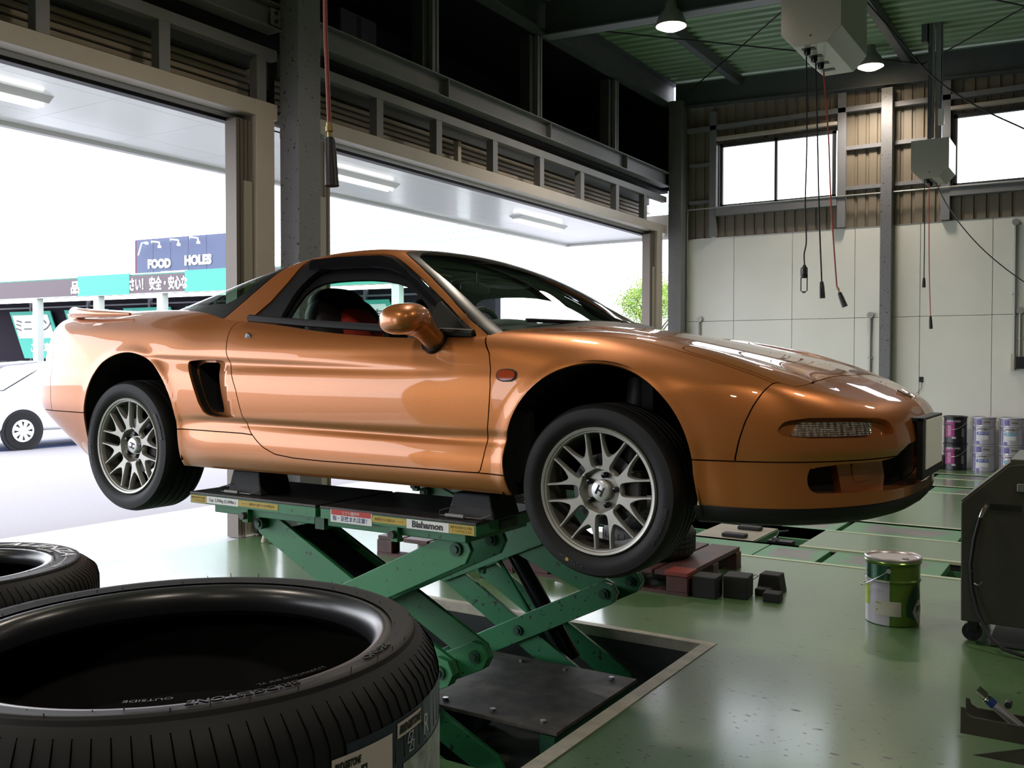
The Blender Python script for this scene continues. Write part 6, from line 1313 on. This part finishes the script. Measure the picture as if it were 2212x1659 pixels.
# white counter, street things, cars
ct = thing('white_counter', 'long white board counter standing outside the shop windows', 'counter', sp(0, -3, 0)); sbox(MB(), -7, 2.3, -3.1, -3.0, 1.34, 1.66).build('counter_board', mat('bright_white_board', (.85, .85, .85), .5), ct); sbox(MB(), 1.3, 1.45, -3.05, -2.9, 0, 1.34).build('counter_leg', SPW, ct); sbox(MB(), -4, -3.85, -3.05, -2.9, 0, 1.34).build('counter_leg', SPW, ct)
for u in (-1.3, -.2): tag(sbox(MB(), u, u+.4, -3.2, -2.95, 1.66, 1.80).build('leaflet_box', MATS['bright_white_board'], bevel=.01), 'small white leaflet box on the white counter, %s one' % ('left' if u < -1 else 'right'), 'box', 'leaflet boxes on the counter')
def simple_car(lab, x, y, rz, col, s=1.0):
    t = thing('hatchback_car' if s == 1 else 'parked_car', lab, 'car', (x, y, 0)); R = Matrix.Rotation(rz, 3, 'Z'); m = mat('car_body_'+col, {'white': (.80, .80, .82), 'dark': (.06, .055, .07)}[col], .15, coat=1); tr_ = lambda p: tuple(R @ Vector(p)+Vector((x, y, 0)))
    # side profile (front at -x)
    low = [(-2.0, .30), (-2.05, .55), (-1.95, .78), (-1.15, .96), (1.75, 1.0), (1.98, .85), (2.02, .45), (1.95, .25)]
    up_ = [(-1.66, .86), (-.72, 1.36), (.25, 1.46), (1.35, 1.42), (1.90, .98)]
    def side_(pl, hw, inset): return [tr_((a, hw-(inset if i not in (0, len(pl)-1) else 0), c)) for i, (a, c) in enumerate(pl)], [tr_((a, -hw+(inset if i not in (0, len(pl)-1) else 0), c)) for i, (a, c) in enumerate(pl)]
    for nm, pl, hw, ins, mm in (('car_body', low, .83, 0, m), ('cabin', up_, .78, .12, m)):
        A_, B_ = side_(pl, hw, ins); n = len(pl); MB().add(A_+B_, [tuple(range(n)), tuple(range(n, 2*n))[::-1]]+[(i, (i+1) % n, n+(i+1) % n, n+i) for i in range(n)]).build(nm, mm, t, bevel=.07, seg=4, smooth=True)
    gw = [(-.85, 1.02), (-.45, 1.32), (.32, 1.38), (.32, 1.02)]; gr_ = [(.40, 1.02), (.40, 1.42), (1.22, 1.38), (1.6, 1.02)]
    for sgn in (1, -1):
        for g_ in (gw, gr_):
            P_ = [tr_((a, sgn*(.785-.12*max(0, (c-.98)/.45)+.006), c)) for a, c in g_]; MB().add(P_, [(0, 1, 2, 3)]).build('side_window', BLACKG, t)
        for xx in (-1.28, 1.27):
            c_ = tr_((xx, sgn*.80, .30)); ax = R @ Vector((0, sgn, 0))
            b = MB(); b.cyl(tuple(Vector(c_)-ax*.12), tuple(Vector(c_)+ax*.04), .30, 32); w_ = b.build('car_wheel', RUBBER, t, smooth=True); b = MB(); b.cyl(tuple(Vector(c_)+ax*.03), tuple(Vector(c_)+ax*.048), .185, 28); b.build('wheel_cover', mat('white_wheel_cover', (.8, .8, .82), .3), w_, smooth=True)
            b = MB()
            for q in range(8):
                a = q*PI/4; e1 = R @ Vector((1, 0, 0)); e2 = Vector((0, 0, 1)); cc = Vector(c_)+ax*.0485
                pt_ = lambda r, th: tuple(cc+e1*r*math.cos(th)+e2*r*math.sin(th)); b.prism([pt_(.07, a), pt_(.15, a-.10), pt_(.155, a+.18)], tuple(ax*.002))
            b.build('cover_slot', BLACKP, w_)
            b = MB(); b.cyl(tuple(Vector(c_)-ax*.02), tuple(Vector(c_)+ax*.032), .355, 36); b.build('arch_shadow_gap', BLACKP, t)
    P_ = [tr_((-1.5, .64, .95)), tr_((-1.5, -.64, .95)), tr_((-.78, -.56, 1.335)), tr_((-.78, .56, 1.335))]; P_ = [(p[0], p[1], p[2]+.02) for p in P_]; MB().add(P_, [(0, 1, 2, 3)]).build('car_windscreen', BLACKG, t)
    return t
simple_car('white hatchback parked in the yard behind the tail of the orange car', -15.95, 10.12, PI/2, 'white')
simple_car('dark car parked beyond the white hatchback at the left edge', -22.0, 12.5, PI/2+.1, 'dark', 1.1)
B((-16.6, 8.0, -.02), (-15.2, 12.2, -.015)).build('car_shadow_patch', mat('blue_shadow_paint', (.03, .06, .16), .6), gr)  # dark blue sheet painted as the shadow under the white hatchback
# tree beyond the far end of the yard
TL = mat('bright_leaves', (.28, .40, .035), .6, var=.5, vscale=3, col2=(.10, .22, .03)); TRK = mat('tree_bark', (.08, .06, .045), .8)
tree = thing('garden_tree', 'small round yellow-green tree beyond the far door jamb', 'tree', (-15.3, 34.5, 0))
b = MB(); b.tube([(-15.3, 34.5, 0), (-15.25, 34.5, 1.6), (-15.3, 34.5, 2.6)], [.14, .11, .08], 8)
for k in range(7): a = k*.9; b.tube([(-15.27, 34.5, 1.9+.1*k), (-15.3+.5*math.cos(a), 34.5+.5*math.sin(a), 2.7+.15*k), (-15.3+1.0*math.cos(a), 34.5+1.0*math.sin(a), 3.3+.12*k)], [.05, .035, .015], 6)
b.build('trunk', TRK, tree, smooth=True)
rng = np.random.default_rng(3); b = MB()
cl = rng.normal(size=(90, 3)); cl /= np.linalg.norm(cl, axis=1)[:, None]; cl *= (rng.random(90)**.4)[:, None]*[1.35, 1.35, .95]; cl += [-15.3, 34.5, 3.85]
for c in cl:
    for _ in range(70):
        d = rng.normal(size=3)*.17; p = Vector(c+d); u = Vector(rng.normal(size=3)).normalized(); w_ = u.orthogonal().normalized(); s_ = .045
        b.add([p-u*s_, p+w_*s_*.5, p+u*s_, p-w_*s_*.5], [(0, 1, 2, 3)])
o = b.v; me = bpy.data.meshes.new('foliage'); me.from_pydata(b.v, [], b.f); f_ = link_mesh('foliage', me, TL, tree); f_['kind'] = 'stuff'
t = thing('far_house', 'pale orange roofed house far beyond the tree', 'building', (-17, 40, 0)); MB().box((-20, 42, 0), (-16.0, 46, 5.0)).build('house_wall', SPW, t); MB().box((-16.9, 41.6, 6.3), (-14.0, 44, 7.4)).build('house_roof', mat('orange_roof', (.45, .24, .10), .7), t); MB().box((-16.0, 42, 0), (-14.6, 43.8, 6.3)).build('house_wall', SPW, t)
t = thing('utility_wires', 'thin overhead wires beyond the shop sign', 'wires', (-20, 22, 5.6))
for k in range(3): MB().tube([(-34, 22, 4.9+.25*k), (-10, 26, 5.6+.22*k), (-2, 40, 5.3+.3*k)], .012, 5).build('wire', mat('teal_wire', (.12, .3, .3), .6), t)
